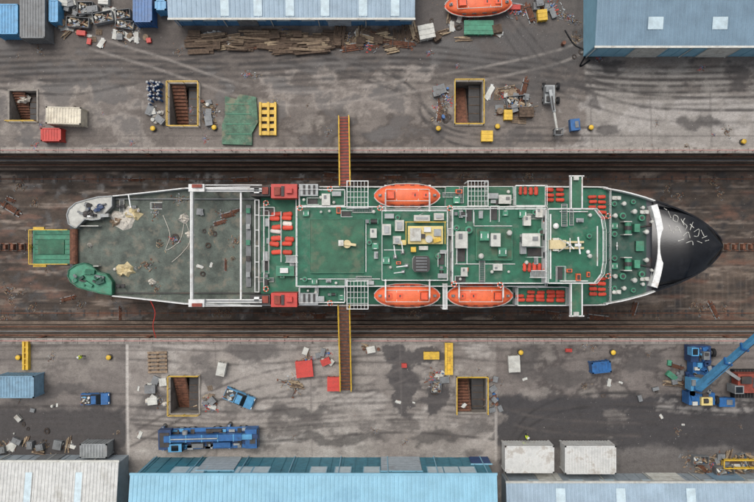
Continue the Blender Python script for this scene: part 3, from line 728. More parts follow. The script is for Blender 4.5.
def ladder(x0,y0,z0,x1,y1,z1,w=.8):
    m=MB()
    a=W(x0,y0,z0);b=W(x1,y1,z1);d=(b-a);sx=d.cross(Vector((0,0,1))).normalized()*w/2
    for s_ in(-1,1): m.beam(a+sx*s_,b+sx*s_,.08,.2,white);m.beam(a+sx*s_+Vector((0,0,.9)),b+sx*s_+Vector((0,0,.9)),.05,.05,white)
    n=9
    for i in range(n): p=a.lerp(b,(i+.5)/n);m.beam(p-sx,p+sx,.16,.05,steel)
    m.make('companion_ladder',SHIP)
for L_ in[(286,259,ZF,298,259,5.8),(380,204,ZF,392,210,5.8),(448,232,6.9,456,232,8.1),(545,290,ZF,533,283,5.8),(530,274,8.1,545,274,10.3),(262,208,ZA,270,208,ZF),(262,276,ZA,270,276,ZF),(500,203,ZF,511,203,5),(430,208,ZF,418,212,6.9)]: ladder(*L_)
def davit(x0,y0,x1,y1,z):
    m=MB();A=W(x0,y0,z);B=W(x1,y0,z);C=W(x1,y1,z);D=W(x0,y1,z)
    for a,b in((A,B),(B,C),(C,D),(D,A)): m.beam(a,b,.09,.15,white)
    for i in range(1,6):
        m.beam(A.lerp(B,i/6),D.lerp(C,i/6),.045,.1,white)
    for i in range(1,5):
        m.beam(A.lerp(D,i/5),B.lerp(C,i/5),.045,.1,white)
    for p in(A,B,C,D): m.beam(Vector((p.x,p.y,ZF)),p,.12,.12,white)
    m.make('davit_frame',SHIP)
davit(347,181,368,208,6.5);davit(347,281,368,309,6.5);davit(468,181,488,206,6.5);davit(443,284,447,309,6.3)
LB=[(407.5,195),(407.5,296),(481,296)]
for cx,cy in LB:
    s_=1 if cy<240 else -1
    for dx in(-22,22):
        m=MB();y_in=cy+s_*16;y_o=cy-s_*2
        m.beam(W(cx+dx,y_in,ZF),W(cx+dx,y_in,6.8),.3,.3,white);m.beam(W(cx+dx,y_in,6.8),W(cx+dx,y_o,8.3),.16,.3,white)
        m.cyl(W(cx+dx,y_o,8.2),W(cx+dx,y_o,7.2),.05,dark,5)
        m.beam(W(cx+dx,y_in,ZF+.4),W(cx+dx,cy-s_*10,ZF+.4),.3,.5,white)
        m.make('davit',SHIP)
for y in(228,264):
    m=MB()
    m.cyl(W(628,y-6,ZF+.9),W(628,y+6,ZF+.9),.4,greenl,12);m.cyl(W(628,y-2,ZF+.9),W(628,y+2,ZF+.9),.5,dark,12);m.pb(624,y-7,632,y-6,ZF,ZF+1.4,offwhite);m.pb(624,y+6,632,y+7,ZF,ZF+1.4,offwhite);m.box(W(636,y,ZF+.5),(.7,1.,.9),greenl)
    m.tube([W(634,y,ZF+.3),W(652,y-3 if y<240 else y+3,ZF+.3)],.09,dark);m.make('anchor_windlass',SHIP)
for x,y in((614,198),(614,292),(642,212),(642,279),(118,206),(118,286)):
    z=ZF if x>500 else ZA;mt=offwhite if x>500 else dark;m=MB();m.box(W(x+2.5,y,z+.08),(1.1,.5,.1),mt)
    for d in(0,5): m.cyl(W(x+d,y,z+.1),W(x+d,y,z+.8),.16,mt,8);m.cyl(W(x+d,y,z+.75),W(x+d,y,z+.85),.22,mt,8)
    m.make('mooring_bitts',SHIP)
m=MB();m.pb(636,241,644,251,ZF,ZF+.6,foreg,greenl);m.cyl(W(617,246,ZF),W(617,246,9),.14,white,8,.08);m.beam(W(617,242,8),W(617,250,8),.07,.08,white);m.make('foremast',SHIP)
m=MB();m.rail([W(608,CYP-55,ZF),W(608,CYP+55,ZF)],white,t=.07)
a,b=outline(262,606,ZF,0,20)
for L_ in(a,b): m.rail([W(x,y,ZF+.4) for x,y in L_],white,h=.75,t=.06)
m.rail([W(265,202,ZF),W(265,290,ZF)],white);m.rail([W(297,190,ZF),W(297,208,ZF)],white);m.rail([W(270,212,ZF),W(270,260,ZF)],white,t=.05);m.rail([W(282,212,ZF),W(282,262,ZF)],white,t=.05)
m.make('railing',SHIP)
m=MB();m.pb(276,266,294,276,ZF,ZF+1.0,offwhite,greenl);m.pb(280,268,288,273,ZF+1.0,ZF+1.4,white);m.make('machinery_bed',SHIP)
def raft(mat,lab):
    T=thing('life_raft_canister',lab,'life raft',group='life raft canisters on the ship')
    m=MB();rg=[]
    for x,r in((-.62,.12),(-.55,.26),(-.4,.3),(.4,.3),(.55,.26),(.62,.12)): rg.append([Vector((x,r*math.cos(2*math.pi*i/10),.32+r*.75*math.sin(2*math.pi*i/10))) for i in range(10)])
    m.loft(rg,mat);fixn(m.make('canister',T,smooth=False))
    m=MB()
    for x in(-.3,.3): m.box((x,0,.06),(.08,.66,.12),offwhite)
    m.make('cradle',T);return T
RT=raft(raftc,'low orange-red life raft canister on green deck');RW=raft(raftw,'low white life raft canister on green deck')
q2=random.Random(5)
rafts=[]
for y in(214,218.5,223,227.5,232,239,243.5,248,252.5):
    for x0 in(276,288.5): 
        if q2.random()>.08: rafts.append((x0+q2.uniform(-1.2,1.2),y+q2.uniform(-.7,.7),ZF,q2.uniform(-.1,.1),RW if q2.random()<.3 else RT,1.25))
for y in(197,202,207,212,218): rafts+=[(592,y,ZF,0,RT,1),(601.5,y,ZF,0,RT,1)][(1 if y==218 else 0):]
for y in(279,284,289,294): rafts+=[(592,y,ZF,0,RT,1),(601.5,y,ZF,0,RT,1)]
for x in range(520,566,10): rafts+=[(x,292,5.6,0,RT,1),(x,296,5.6,0,RT,1),(x,300,5.6,0,RT,1)]
for x in range(524,546,5): rafts+=[(x,267,8.1,1.57,RT,1)]
for y in(190,195,200): rafts+=[(549,y,ZF,0,RT,1),(559,y,ZF,0,RT,1)]
for x in(520,525,530,535): rafts+=[(x,191,5.8,1.57,RT,1)]
for x,y,z,r,T,f_ in rafts:
    if q2.random()<.05: continue
    put(T,W(x,y,z+.05)+Vector((random.uniform(-.08,.08),random.uniform(-.05,.05),0)),r+random.uniform(-.06,.06),(random.uniform(.76,.88)*f_,random.uniform(.66,.85)*f_,.8))
# ------------------------------------------------------------ lifeboats
def lifeboat():
    T=thing('lifeboat','orange enclosed lifeboat hanging in white davits','lifeboat',group='orange lifeboats')
    L_,B=4.0,1.5
    def ww(t): return B*max(0.02,(1-abs(t)**2.6))**.55
    ts=[-1,-.97,-.9,-.78,-.6,-.35,0,.35,.6,.78,.9,.97,1]
    h=MB();rg=[]
    for t in ts:
        w=ww(t);r=[]
        for i in range(9):
            a=math.pi*i/8; r.append(Vector((t*L_,math.cos(a)*w,1.0-math.sin(a)*1.0*(.35+.65*(1-t**4)))))
        rg.append(r)
    h.loft(rg,orange,closed=True);fixn(h.make('hull',T,smooth=False))
    c=MB();rg=[]
    for t in ts:
        w=ww(t)*.9;r=[];hh=.95*(1-abs(t)**3.2)+.08
        for i in range(11):
            a=math.pi*i/10;ca=math.cos(a);sa=math.sin(a)
            r.append(Vector((t*L_*.95,math.copysign(abs(ca)**.7,ca)*w,1.05+abs(sa)**.7*hh)))
        rg.append(r)
    c.loft(rg,orange2,closed=True);can=fixn(c.make('canopy',T,smooth=True))
    for e in(-1,1): s=MB();s.tube([Vector((t*L_,e*ww(t)*1.02,1.03)) for t in ts],.06,offwhite);s.make('gunwale',T)
    d=MB()
    for y in(-.72,.72): d.beam((-2.6,y,1.98),(2.6,y,1.98),.07,.07,offwhite)
    for x in(-2.6,-1.3,0,1.3,2.6): d.beam((x,-.72,1.99),(x,.72,1.99),.06,.06,offwhite)
    d.make('grab_rail',T)
    q=MB();q.box((-2.0,0,2.15),(1.0,1.1,.45),orange,top=.8);q.box((-1.55,0,2.18),(.06,.8,.25),glass);q.make('conning_hatch',T)
    for x in(.9,2.2): q=MB();q.box((x,0,2.03),(.7,.7,.12),orange);q.box((x,0,2.1),(.15,.3,.05),dark);q.make('hatch',T)
    for x in(-1.8,-.6,.6,1.8):
        for e in(-1,1): q=MB();q.box((x,e*1.27,1.5),(.5,.08,.25),glass);q.make('window',T)
    for x in(-3.3,3.3): q=MB();q.cyl((x,0,1.4),(x,0,2.2),.08,steel,8);q.box((x,0,1.6),(.4,.3,.2),grey);q.make('lifting_hook',T)
    return T
LT=lifeboat()
for (cx,cy),r in zip(LB,(0,math.pi,math.pi)): put(LT,W(cx,cy,7.)-Vector((0,0,2.)),r,(1.0,.96,1))
put(LT,W(479,3,1.8)-Vector((0,0,1.6)),.05,(1.08,1,1),label='orange enclosed lifeboat standing on the quay',group='orange lifeboats')
# ------------------------------------------------------------ keel blocks
T=thing('keel_block','rusty stacked keel block on dock floor','keel block',group='keel blocks along the dock centre')
m=MB();m.box((0,0,.25),(.7,1.3,.5),conc);m.make('base',T)
m=MB();m.box((0,0,.7),(.6,1.1,.4),rust,top=.95);m.make('middle',T)
m=MB();m.box((0,0,1.12),(.5,.9,.42),rust,top=.9);m.make('cap',T)
for x in list(range(-24,70,8))+list(range(724,790,8))+list(range(90,710,60)):
    p=W(x,247,DZ);put(T,p,random.uniform(-.08,.08),random.uniform(.75,.95))
for x0,x1 in((-60,66),(724,820)):
    for y in(243.5,250.5):
        m=MB();m.beam(W(x0,y,DZ)+Vector((0,0,.1)),W(x1,y,DZ)+Vector((0,0,.1)),.12,.2,rust)
        m.make('track_rail',None,W(x0,y,DZ),label='rusty rail along the dock floor centre line',category='rail',group='rails along the dock floor')
for y,z in((179,DZ),(313,DZ)):
    m=MB();m.beam(W(-80,y,z)+Vector((0,0,.08)),W(830,y,z)+Vector((0,0,.08)),.1,.14,rust)
    for x in range(-70,830,14): m.box(W(x,y,z)+Vector((0,0,.03)),(.3,.9,.06),dark)
    m.make('track_rail',None,W(-80,y,z),label='rusty rail with sleepers beside the dock wall',category='rail',group='rails along the dock floor')
T=thing('access_platform','green access platform with yellow rails behind the stern','platform',W(51,246,DZ))
m=MB();m.pb(33,230,72,264,.2,.45,green,greenl)
for y in range(234,264,5): m.pb(35,y,70,y+.8,.45,.5,green)
m.make('deck',T)
m=MB()
m.rail([W(71,230,.5),W(33,230,.5),W(33,264,.5),W(71,264,.5)],yellow,t=.1);m.make('guard_rail',T)
for x,y in((36,233),(69,233),(36,261),(69,261)): m=MB();p=W(x,y,.2);m.beam((p.x,p.y,DZ),p,.25,.25,rust);m.make('leg',T)
m=MB();m.pb(38,240,64,254,.45,.62,greenl,greend);m.make('hatch_cover',T)
for b in((33,227,44,230),(33,264,46,267)): m=MB();m.pb(*b,.2,.5,yellow);m.make('bracket',T)
def gangway(x0,y0,z0,x1,y1,z1,w,railm,deckm,label):
    a=W(x0,y0,z0);b=W(x1,y1,z1);T=thing('gangway',label,'gangway',a)
    d=b-a;sx=d.cross(Vector((0,0,1))).normalized()*w/2
    m=MB();m.beam(a,b,w*.9,.12,deckm)
    n=int(d.length/.45)
    for i in range(n): p=a.lerp(b,(i+.5)/n)+Vector((0,0,.1));m.beam(p-sx*.9,p+sx*.9,.1,.06,dark)
    m.make('walkway',T)
    for s_ in(-1,1): m=MB();m.rail([a+sx*s_,b+sx*s_],railm,t=.1,sp=1.2);m.make('handrail',T)
    for s_ in(-1,1): m=MB();m.beam(a+sx*s_-Vector((0,0,.1)),b+sx*s_-Vector((0,0,.1)),.12,.3,railm);m.make('side_beam',T)
    return T
gangway(344,117,.35,345,186,4.3,1.3,yellow,redb,'yellow railed gangway from quay to ship')
gangway(346,390,.35,344,305,4.3,1.4,yellow,rust,'orange-brown gangway with yellow rails to ship')
# ------------------------------------------------------------ quay clutter templates
def T_drum(mat,lab):
    T=thing('drum',lab,'drum',group='drums on the quay');m=MB();m.cyl((0,0,0),(0,0,.88),.29,mat,14)
    for z in(.3,.6): m.cyl((0,0,z-.02),(0,0,z+.02),.305,mat,14)
    m.make('barrel',T);m=MB();m.cyl((0,0,.85),(0,0,.9),.3,mat,14);m.cyl((.12,0,.9),(.12,0,.93),.04,dark,6);m.make('lid',T);return T
drumb=T_drum(blue,'blue steel drum standing on the quay');drumr=T_drum(rust,'rusty steel drum standing on the quay');drumw=T_drum(offwhite,'off-white drum standing on the quay')
T=thing('bollard','yellow topped mooring bollard on quay','bollard',group='yellow mooring bollards');bol=T
m=MB();m.cyl((0,0,.0),(0,0,.12),.4,dark,14);m.cyl((0,0,.1),(0,0,.5),.22,yellow,12);m.make('stem',T);m=MB();m.ell((0,0,.56),(.33,.33,.16),yellow,14,6);m.make('cap',T)
for x,y in((154,129),(215,128),(438,129),(497,127),(590,128),(110,357),(520,352),(612,352),(742,142),(20,357)): put(bol,W(x,y),random.random())
def T_pallet():
    T=thing('pallet','weathered wooden pallet lying on the quay','pallet',group='wooden pallets');m=MB()
    for i in range(6): m.box((0,-.5+i*.2,.13),(1.2,.12,.025),wood)
    m.make('deck_board',T);m=MB()
    for x in(-.52,0,.52): m.box((x,0,.06),(.1,1.1,.1),woodd)
    m.make('bearer',T);return T
pal=T_pallet()
def T_planks(n,L_,lab,mats,wd=.22,seed=1,messy=.05):
    T=thing('timber_stack',lab,'timber',group='timber stacks on the quay');r=random.Random(seed)
    for k in range(2):
        m=MB()
        for i in range(n): m.box((r.uniform(-.4,.4),(-n/2+i)*wd*1.2+r.uniform(-.05,.05),.1+.2*k+r.uniform(0,.04)),(L_*r.uniform(.6,1),wd*r.uniform(.7,1),.14),r.choice(mats),r.uniform(-messy,messy))
        m.make('plank',T)
    return T
palew=M('pale_timber',(160,142,116),.85,var=.25,scale=3,dirt=(110,92,74),damt=.5,dscale=1,rnd=.25)
tim1=T_planks(6,3.2,'stack of weathered timber baulks',[wood,woodd,woodd],.28,2);tim2=T_planks(4,2.2,'small loose pile of mixed timber',[wood,palew,woodd],.2,5,.3);tim3=T_planks(6,2.6,'stack of sawn planks',[palew,wood,woodd],.24,7,.06);tim4=T_planks(5,3.6,'loose long weathered planks',[wood,woodd,woodd],.26,9,.1)
def T_crate(mat,lab,grp='crates on the quay',ribs=True):
    T=thing('crate',lab,'crate',group=grp);m=MB();m.box((0,0,.45),(1.3,1.0,.8),mat)
    for x in(-.6,0,.6):
        for e in(-1,1): m.box((x,e*.52,.45),(.08,.06,.84),mat)
    m.make('body',T);m=MB();m.box((0,0,.88),(1.36,1.06,.06),mat)
    if ribs: m.box((0,.2,.93),(1.36,.08,.05),mat);m.box((0,-.2,.93),(1.36,.08,.05),mat)
    else: m.box((.2,0,.94),(.5,.6,.08),grey)
    m.make('lid',T);return T
crw=T_crate(offwhite,'off-white equipment crate on the quay');crr=T_crate(red,'red equipment box on the quay');crb=T_crate(blue,'blue equipment box on the quay',ribs=False);crg=T_crate(greenl,'green equipment box on the quay');cry=T_crate(yellow,'yellow equipment box on the quay');crk=T_crate(woodd,'dark timber crate on the quay');crs=T_crate(grey,'grey steel box on the quay',ribs=False)
T=thing('gas_bottle','tall gas bottle standing in a group','gas bottle',group='gas bottles by the stairwell');gas=T
m=MB();m.cyl((0,0,0),(0,0,1.25),.14,blue,10);m.make('cylinder',T);m=MB();m.ell((0,0,1.25),(.14,.14,.16),white,10,5);m.cyl((0,0,1.35),(0,0,1.5),.05,steel,6);m.make('valve',T)
T=thing('pipe_bundle','bundle of rusty steel pipes on quay','pipes',group='pipe bundles on the quay');pipb=T
m=MB()
for i in range(5): m.cyl((-1.5+random.uniform(-.3,.3),-.4+i*.2,.1),(1.5+random.uniform(-.3,.3),-.4+i*.2,.1),.09,random.choice([rust,steel,rust]),8)
for i in range(3): m.cyl((-1.3,-.2+i*.2,.28),(1.3,-.2+i*.2,.28),.09,rust,8)
m.make('pipe',T)
for x in(-.9,.9): m=MB();m.box((x,0,.3),(.08,1.1,.25),dark);m.make('strap',T)
T=thing('cable_coil','coiled dark rope lying on the ground','coil',group='rope coils');coil=T
m=MB()
for k in range(3):
    r=.35+.12*k;pt=[Vector((r*math.cos(a*math.pi/7),r*math.sin(a*math.pi/7),.08+.04*math.sin(a))) for a in range(15)];m.tube(pt,.06,random.choice([dark,woodd]),5)
m.make('rope',T)
T=thing('sack','pale bulk sack slumped on the ground','bulk bag',group='pale bulk sacks');sack=T
m=MB();rg=[]
for k in range(6):
    t=k/5;qq=[.42,.5,.52,.48,.36,.12][k];rg.append([Vector((qq*(1+.12*math.sin(3*i+k))*math.cos(2*math.pi*i/12),qq*(1+.1*math.cos(2*i+k))*math.sin(2*math.pi*i/12),.7*t)) for i in range(12)])
m.loft(rg,cloth);m.make('bag',T,smooth=True)
for e in(-1,1): m=MB();m.tube([Vector((e*.3,-.2,.5)),Vector((e*.3,0,.85)),Vector((e*.3,.2,.5))],.03,blue,5);m.make('handle',T)
T=thing('skip','open steel skip full of mixed scrap','skip',group='open scrap skips');skp=T
m=MB()
for c,d in(((0,.75,.5),(2.4,.06,1)),((0,-.75,.5),(2.4,.06,1)),((1.2,0,.5),(.06,1.5,1)),((-1.2,0,.5),(.06,1.5,1)),((0,0,.05),(2.4,1.5,.08))): m.box(c,d,grey)
m.make('bin',T);m=MB()
for k in range(26): m.box((random.uniform(-1,1),random.uniform(-.6,.6),random.uniform(.5,.85)),(random.uniform(.1,.9),random.uniform(.06,.3),random.uniform(.05,.2)),random.choice([rust,wood,offwhite,dark,blue,palew,steel]),random.uniform(0,3),random.uniform(-.4,.4))
m.make('scrap',T)['kind']='stuff'
T=thing('cable_reel','wooden cable reel with dark cable','cable reel',group='cable reels');reel=T
for z0 in(0,.6): m=MB();m.cyl((0,0,z0),(0,0,z0+.06),.6,wood,16);m.make('flange',T)
m=MB();m.cyl((0,0,.06),(0,0,.6),.42,dark,16);m.make('cable',T)
T=thing('steel_plate_stack','loose rusty and grey steel plates','steel plates',group='loose steel plates');plt=T
for k in range(4):
    m=MB();m.box((random.uniform(-.2,.2),random.uniform(-.2,.2),.04+.05*k),(random.uniform(.7,1.8),random.uniform(.5,1.1),.04),[rust,grey,steel,offwhite][k],random.uniform(-.5,.5));m.make('plate',T)
debs=[]
for v in range(4):
    T=thing('debris_heap','small heap of mixed offcuts and scrap','scrap heap',group='scrap heaps on the quay');debs.append(T)
    pal_=[[rust,woodd,dark,wood,grey],[rust,wood,offwhite,dark,palew,steel,woodd,grey,blue],[dark,rust,red,steel,blue,grey],[wood,palew,woodd,dark]][v]
    m=MB()
    for k in range(34):
        rr_=abs(random.gauss(0,.6));a=random.uniform(0,6.28);m.box((rr_*1.3*math.cos(a),rr_*math.sin(a),.06+max(0,.25-rr_*.25)*random.random()),(random.uniform(.06,.7),random.uniform(.05,.22),random.uniform(.04,.12)),random.choice(pal_),random.uniform(0,3),random.uniform(-.3,.3))
    m.make('offcuts',T)['kind']='stuff'
deb='deb'
def scatter(tpls,rect,n,sc_=(.8,1.2),z=0,ang=None):
    for i in range(n):
        t=random.choice(tpls);x=random.uniform(rect[0],rect[2]);y=random.uniform(rect[1],rect[3])
        if t=='deb': t=random.choice(debs)
        s=random.uniform(*sc_)
        sv=(s*random.uniform(.75,1.3),s*random.uniform(.75,1.2),s*random.uniform(.6,1.3))
        put(t,W(x,y,z),random.choice([random.uniform(-.3,.3),random.uniform(1.3,1.9),random.uniform(0,6.28)]) if ang is None else ang+random.uniform(-.15,.15),sv)
for i in range(26):
    put(gas,W(151+(i%5)*2.8+random.uniform(-.9,.9),84+(i//5)*4.2+random.uniform(-1,1)),random.random(),random.uniform(.8,1.15))
scatter([drumw,crw,crs,sack,deb],(150,108,163,124),11,(.5,.9))
scatter([drumr,drumw,crs,tim2,coil,deb],(203,96,212,124),12,(.45,.85))
scatter([drumb,crs,plt,coil,pipb,deb,deb],(436,84,449,124),18,(.4,.8))
scatter([pal,tim2,plt,crs,pipb,deb,reel],(490,90,526,114),22,(.6,1))
scatter([pal,crk,deb],(505,106,526,132),8,(.9,1.2),ang=0)
scatter([tim1,tim3,tim4,pal],(190,36,335,46),34,(.8,1.2),ang=0)
scatter([tim2,pipb,deb,plt,tim3,crk],(186,33,420,48),36,(.5,1.0),ang=.05)
scatter([crw,crs,drumw,sack,deb,plt],(55,2,130,16),26,(.5,1.1))
scatter([crs,deb,tim2,pal,crr,skp,plt,reel],(60,15,150,44),30,(.5,1.))
scatter([tim2,pal,tim3,tim1,deb],(325,28,420,44),22,(.6,1))
scatter([crk,plt,tim2,coil,drumr,deb],(430,16,500,42),18,(.5,1))
scatter([deb,crs,pipb],(515,2,555,14),10,(.5,1));scatter([coil,drumr,deb],(560,10,588,60),8,(.5,.9))
scatter([crw,crs,drumb,sack,tim2,deb],(300,350,336,362),16,(.35,.7))
scatter([pal,plt,crs,deb],(206,385,214,410),8,(.5,.9));scatter([tim2,deb,coil],(284,382,300,390),5,(.6,1))
scatter([sack,crw,crs,deb],(148,376,168,404),9,(.5,.9));scatter([crs,plt,drumr,coil,deb],(430,372,444,396),12,(.4,.8))
scatter([deb,crs,pipb,drumr,drumb],(488,378,500,410),14,(.4,.8));scatter([pipb,crs,tim2,crg,deb],(664,362,682,384),10,(.4,.8))
scatter([crs,deb,coil,plt],(600,380,690,400),7,(.3,.7));scatter([tim2,pal,crs,pipb,plt,deb,skp],(690,456,752,470),30,(.5,1.))
scatter([crs,drumw,coil,crw,deb],(5,404,60,444),8,(.3,.7));scatter([tim2,crs,deb,plt],(0,440,76,450),14,(.5,.9))
scatter([deb],(0,50,750,150),26,(.2,.5));scatter([deb,plt],(0,345,750,450),32,(.2,.5));scatter([debs[0]],(0,176,70,320),5,(.3,.7),DZ)
scatter([coil,sack,deb],(110,200,180,290),9,(.4,.8),ZA+.05);scatter([crs,deb,pipb,coil,plt],(198,205,236,288),16,(.35,.7),ZA+.05)
scatter([coil,crs,tim2,drumr,deb],(360,345,380,352),7,(.4,.7));scatter([pipb,debs[0]],(0,178,60,215),4,(.4,.8),DZ);scatter([pipb,debs[0]],(0,280,120,316),6,(.4,.8),DZ)
scatter([debs[0],coil],(640,176,750,205),6,(.4,.8),DZ);scatter([debs[0],pipb],(620,300,750,318),6,(.4,.8),DZ);scatter([pipb,debs[0]],(130,310,620,318),14,(.4,.8),DZ,0);scatter([pipb,debs[0]],(130,174,560,180),14,(.4,.8),DZ,0)
for T,x,y,s,r in((crr,305,368,(1.6,2.0,1),.1),(crr,326,361,(.9,.8,.8),.4),(crr,334,383,(1.2,1.7,1),.0),(crr,404,365,(.5,.5,.7),0),(crw,223,368,(.8,1.6,1.3),-.2),(crw,513,363,(1.1,2,1),.05),(cry,486,137,(1.1,1.3,1),0),(cry,507,116,(.8,1.2,1),0),(cry,541,17,(.9,1.3,1),.1),(crw,426,34,(1.5,1.7,1.3),.2),(crg,478,29,(2.8,1.7,.8),0),(crr,512,8,(1.5,.6,.5),0),(cry,431,355,(1.5,.9,.8),0),(crr,568,350,(.6,.4,.5),0),(pal,158,362,(2.1,2.5,2),.03),(crw,371,349,(.8,.8,.8),.2),(crb,573,126,(.9,1.4,1.2),.1),(crs,152,388,(1,1,1),0),(skp,515,103,(1,1,1),.1),(skp,436,386,(.6,.8,.8),1.5),(skp,88,10,(.8,1,1),0)):
    put(T,W(x,y),r,s)
def tarp(px,py,z,r,mat,lab,seed,par=None):
    q=random.Random(seed);m=MB();n=14
    out=[Vector((r*(.6+.7*q.random())*math.cos(2*math.pi*i/n),r*.8*(.6+.7*q.random())*math.sin(2*math.pi*i/n),.02)) for i in range(n)]
    mid=[Vector((p.x*q.uniform(.5,.8),p.y*q.uniform(.5,.8),q.uniform(.1,.6))) for p in out];mid2=[Vector((p.x*.3,p.y*.3,q.uniform(.15,.5))) for p in out];c=[Vector((p.x*.1,p.y*.1,.3)) for p in out]
    m.loft([out,mid,mid2,c],mat,cap=True);o=fixn(m.make('canvas_sheet',None,(0,0,0),label=lab,category='tarpaulin',group='crumpled canvas sheets'));o.location=W(px,py,z);return o
tarp(125,219,ZA+.05,1.9,cloth,'crumpled white canvas heap on ship work deck',1);tarp(133,214,ZA+.05,1.1,beige,'crumpled beige canvas on ship work deck',2)
tarp(126,270,ZA+.05,1.2,beige,'crumpled beige canvas on ship work deck',3);tarp(184,218,ZA+.05,.8,cloth,'crumpled white canvas heap on ship work deck',4);tarp(116,222,ZA+.05,.9,wood,'crumpled brown canvas on ship work deck',5);tarp(152,282,ZA+.05,.5,cloth,'small white canvas heap on ship work deck',6);tarp(90,245,ZA+.05,.4,cloth,'small white canvas heap on ship work deck',8);tarp(190,234,ZA+.05,.6,cloth,'small white canvas heap on ship work deck',9)
tarp(24,99,-1.1,1.0,cloth,'white sack cloth inside dark stairwell',7)
m=MB();pt=[W(x,y,ZA+.1) for x,y in curve([(163,215),(170,235),(166,250),(180,240),(185,222),(190,240),(183,252),(172,262)])];m.tube(pt,.04,cloth,5);m.make('mooring_rope',None,pt[0],label='pale rope snaking over ship work deck',category='rope')
m=MB();pt=[W(x,y,0.05) for x,y in curve([(565,30),(574,44),(586,52),(580,66),(590,60)])];m.tube(pt,.1,black,6);m.make('hose',None,pt[0],label='black hose lying on the quay',category='hose')
m=MB();pt=[W(x,y,z) for (x,y),z in zip(curve([(150,300),(155,312),(153,326),(156,338)]),np.linspace(2.6,.4,43))];m.tube(pt,.06,red,6);m.make('hose',None,pt[0],label='red hose running from quay to ship',category='hose')
T=thing('staging_panel','worn green steel panel lying on quay','panel',W(240,120))
m=MB();m.pprism([(222,144),(252,145),(252,133),(258,122),(256,97),(240,94),(236,99),(225,96),(225,116),(222,124)],.05,.5,green,M('worn_green',(78,112,90),.7,var=.35,scale=1.2,dirt=(126,118,98),damt=.7,dscale=.7,dth=.5));m.make('panel',T)
for y in(104,114,124,134): m=MB();m.beam(W(226,y,.54),W(251,y,.54),.08,.06,greenl);m.make('stiffener',T)
T=thing('lifting_frame','yellow steel lifting frame lying on quay','frame',W(267,119))
for i in range(5): m=MB();m.pb(259,103+i*7,276,107+i*7,.2,.55,yellow);m.make('cross_beam',T)
for x in(259,267,274): m=MB();m.pb(x,102,x+2.2,135,.1,.75,yellow);m.make('side_beam',T)
for (x0,y0,x1,y1,l) in((445,343,453,375,'yellow steel beam lying on quay'),(22,341,28,370,'yellow steel beam beside dock edge')):
    T=thing('steel_beam',l,'steel beam',W((x0+x1)/2,(y0+y1)/2))
    for a,b in((x0,x0+2),(x1-2,x1)): m=MB();m.pb(a,y0,b,y1,0,.7,yellow);m.make('flange',T)
    m=MB();m.pb(x0+2,y0,x1-2,y1,.2,.45,yellow)
    for k in range(5): m.pb(x0+2,y0+k*(y1-y0)/5,x1-2,y0+k*(y1-y0)/5+1,.45,.65,yellow)
    m.make('web',T)
T=thing('trestle','yellow tubular trestle frame on quay','trestle',W(737,462));m=MB();m.rail([W(720,458,.1),W(760,458,.1),W(760,466,.1),W(720,466,.1),W(720,458,.1)],yellow,t=.14);m.make('tube_frame',T)
m=MB();m.pb(724,460,752,464,.1,.4,woodd);m.make('timber_bed',T)
def container(px0,py0,px1,py1,h_,mat,label,rz=0,group=None):
    a=W(px0,py1,h_);b=W(px1,py0,h_);L_=b.x-a.x;Wd=b.y-a.y;T=thing('container',label,'container',((a.x+b.x)/2,(a.y+b.y)/2,0),group)
    ox,oy=T.location.x,T.location.y;m=MB();m.box((ox,oy,h_/2+.05),(L_-.1,Wd-.1,h_-.1),mat)
    n=int(L_/.35)
    for i in range(n):
        x=ox-L_/2+.2+i*(L_-.4)/(n-1)
        for e in(-1,1): m.box((x,oy+e*(Wd/2-.03),h_/2),(.12,.06,h_-.3),mat)
    m.make('body',T)
    m=MB()
    for i in range(n):
        x=ox-L_/2+.2+i*(L_-.4)/(n-1);m.box((x,oy,h_+.03),(.13,Wd-.3,.06),mat)
    m.make('roof',T)
    m=MB()
    for e in(-1,1):
        m.box((ox,oy+e*(Wd/2-.06),h_),(L_,.14,.14),mat);m.box((ox+e*(L_/2-.06),oy,h_),(.14,Wd,.14),mat)
        for f in(-1,1): m.box((ox+e*(L_/2-.08),oy+f*(Wd/2-.08),h_/2),(.18,.18,h_+.14),mat)
    m.make('frame',T);T.rotation_euler=(0,0,rz);return T
contw=M('container_white',(200,201,197),.55,var=.14,scale=.9,dirt=(138,126,112),damt=.6,dscale=.9,dth=.52)
container(505,446,554,473,2.7,contw,'white ribbed container beside workshop',0,'white containers');container(565,446,616,474,2.7,contw,'white ribbed container beside workshop',0,'white containers')
container(46,107,81,124,2.2,M('cream',(200,192,172),.5,dirt=(150,138,118),damt=.5,dscale=.8),'cream storage container on the quay',-.03)
container(80,444,107,458,2.4,steel,'grey storage container beside white shed');container(20,-4,45,38,2.6,grey,'grey ribbed container near sheds')
container(-6,4,18,34,2.6,bluel,'blue storage container beside grey one');container(49,0,58,22,2,bluel,'narrow blue storage box near sheds');container(133,-4,152,22,2.4,blue,'blue container at the shed end',0)
container(-4,376,34,398,2.8,bluep,'pale blue-grey cabin with flat roof beside dark road');container(592,362,611,373,1.6,blue,'blue plant housing on the quay',.1)
container(41,128,61,141,1.5,red,'red welding machine housing on the quay',0)
container(155,0,166,10,2.4,bluel,'small pale blue container near shed')
def wheel(m,x,y,r=.5,w=.35,mt=rub):
    m.cyl((x,y-w/2,r),(x,y+w/2,r),r,mt,16)
def wheels(T,poss,r,w):
    for x,y in poss:
        m=MB();wheel(m,x,y,r,w);o=m.make('wheel',T)
        m=MB();m.cyl((x,y-w/2-.02,r),(x,y+w/2+.02,r),r*.5,steel,12);m.make('rim',o)
T=thing('mobile_crane','long blue telescopic mobile crane parked on concrete','mobile crane')
m=MB();m.box((0,0,1.0),(12.2,2.1,.5),blued);m.box((0,1.1,1.25),(10,.5,.15),blue);m.box((0,-1.1,1.25),(10,.5,.15),blue)
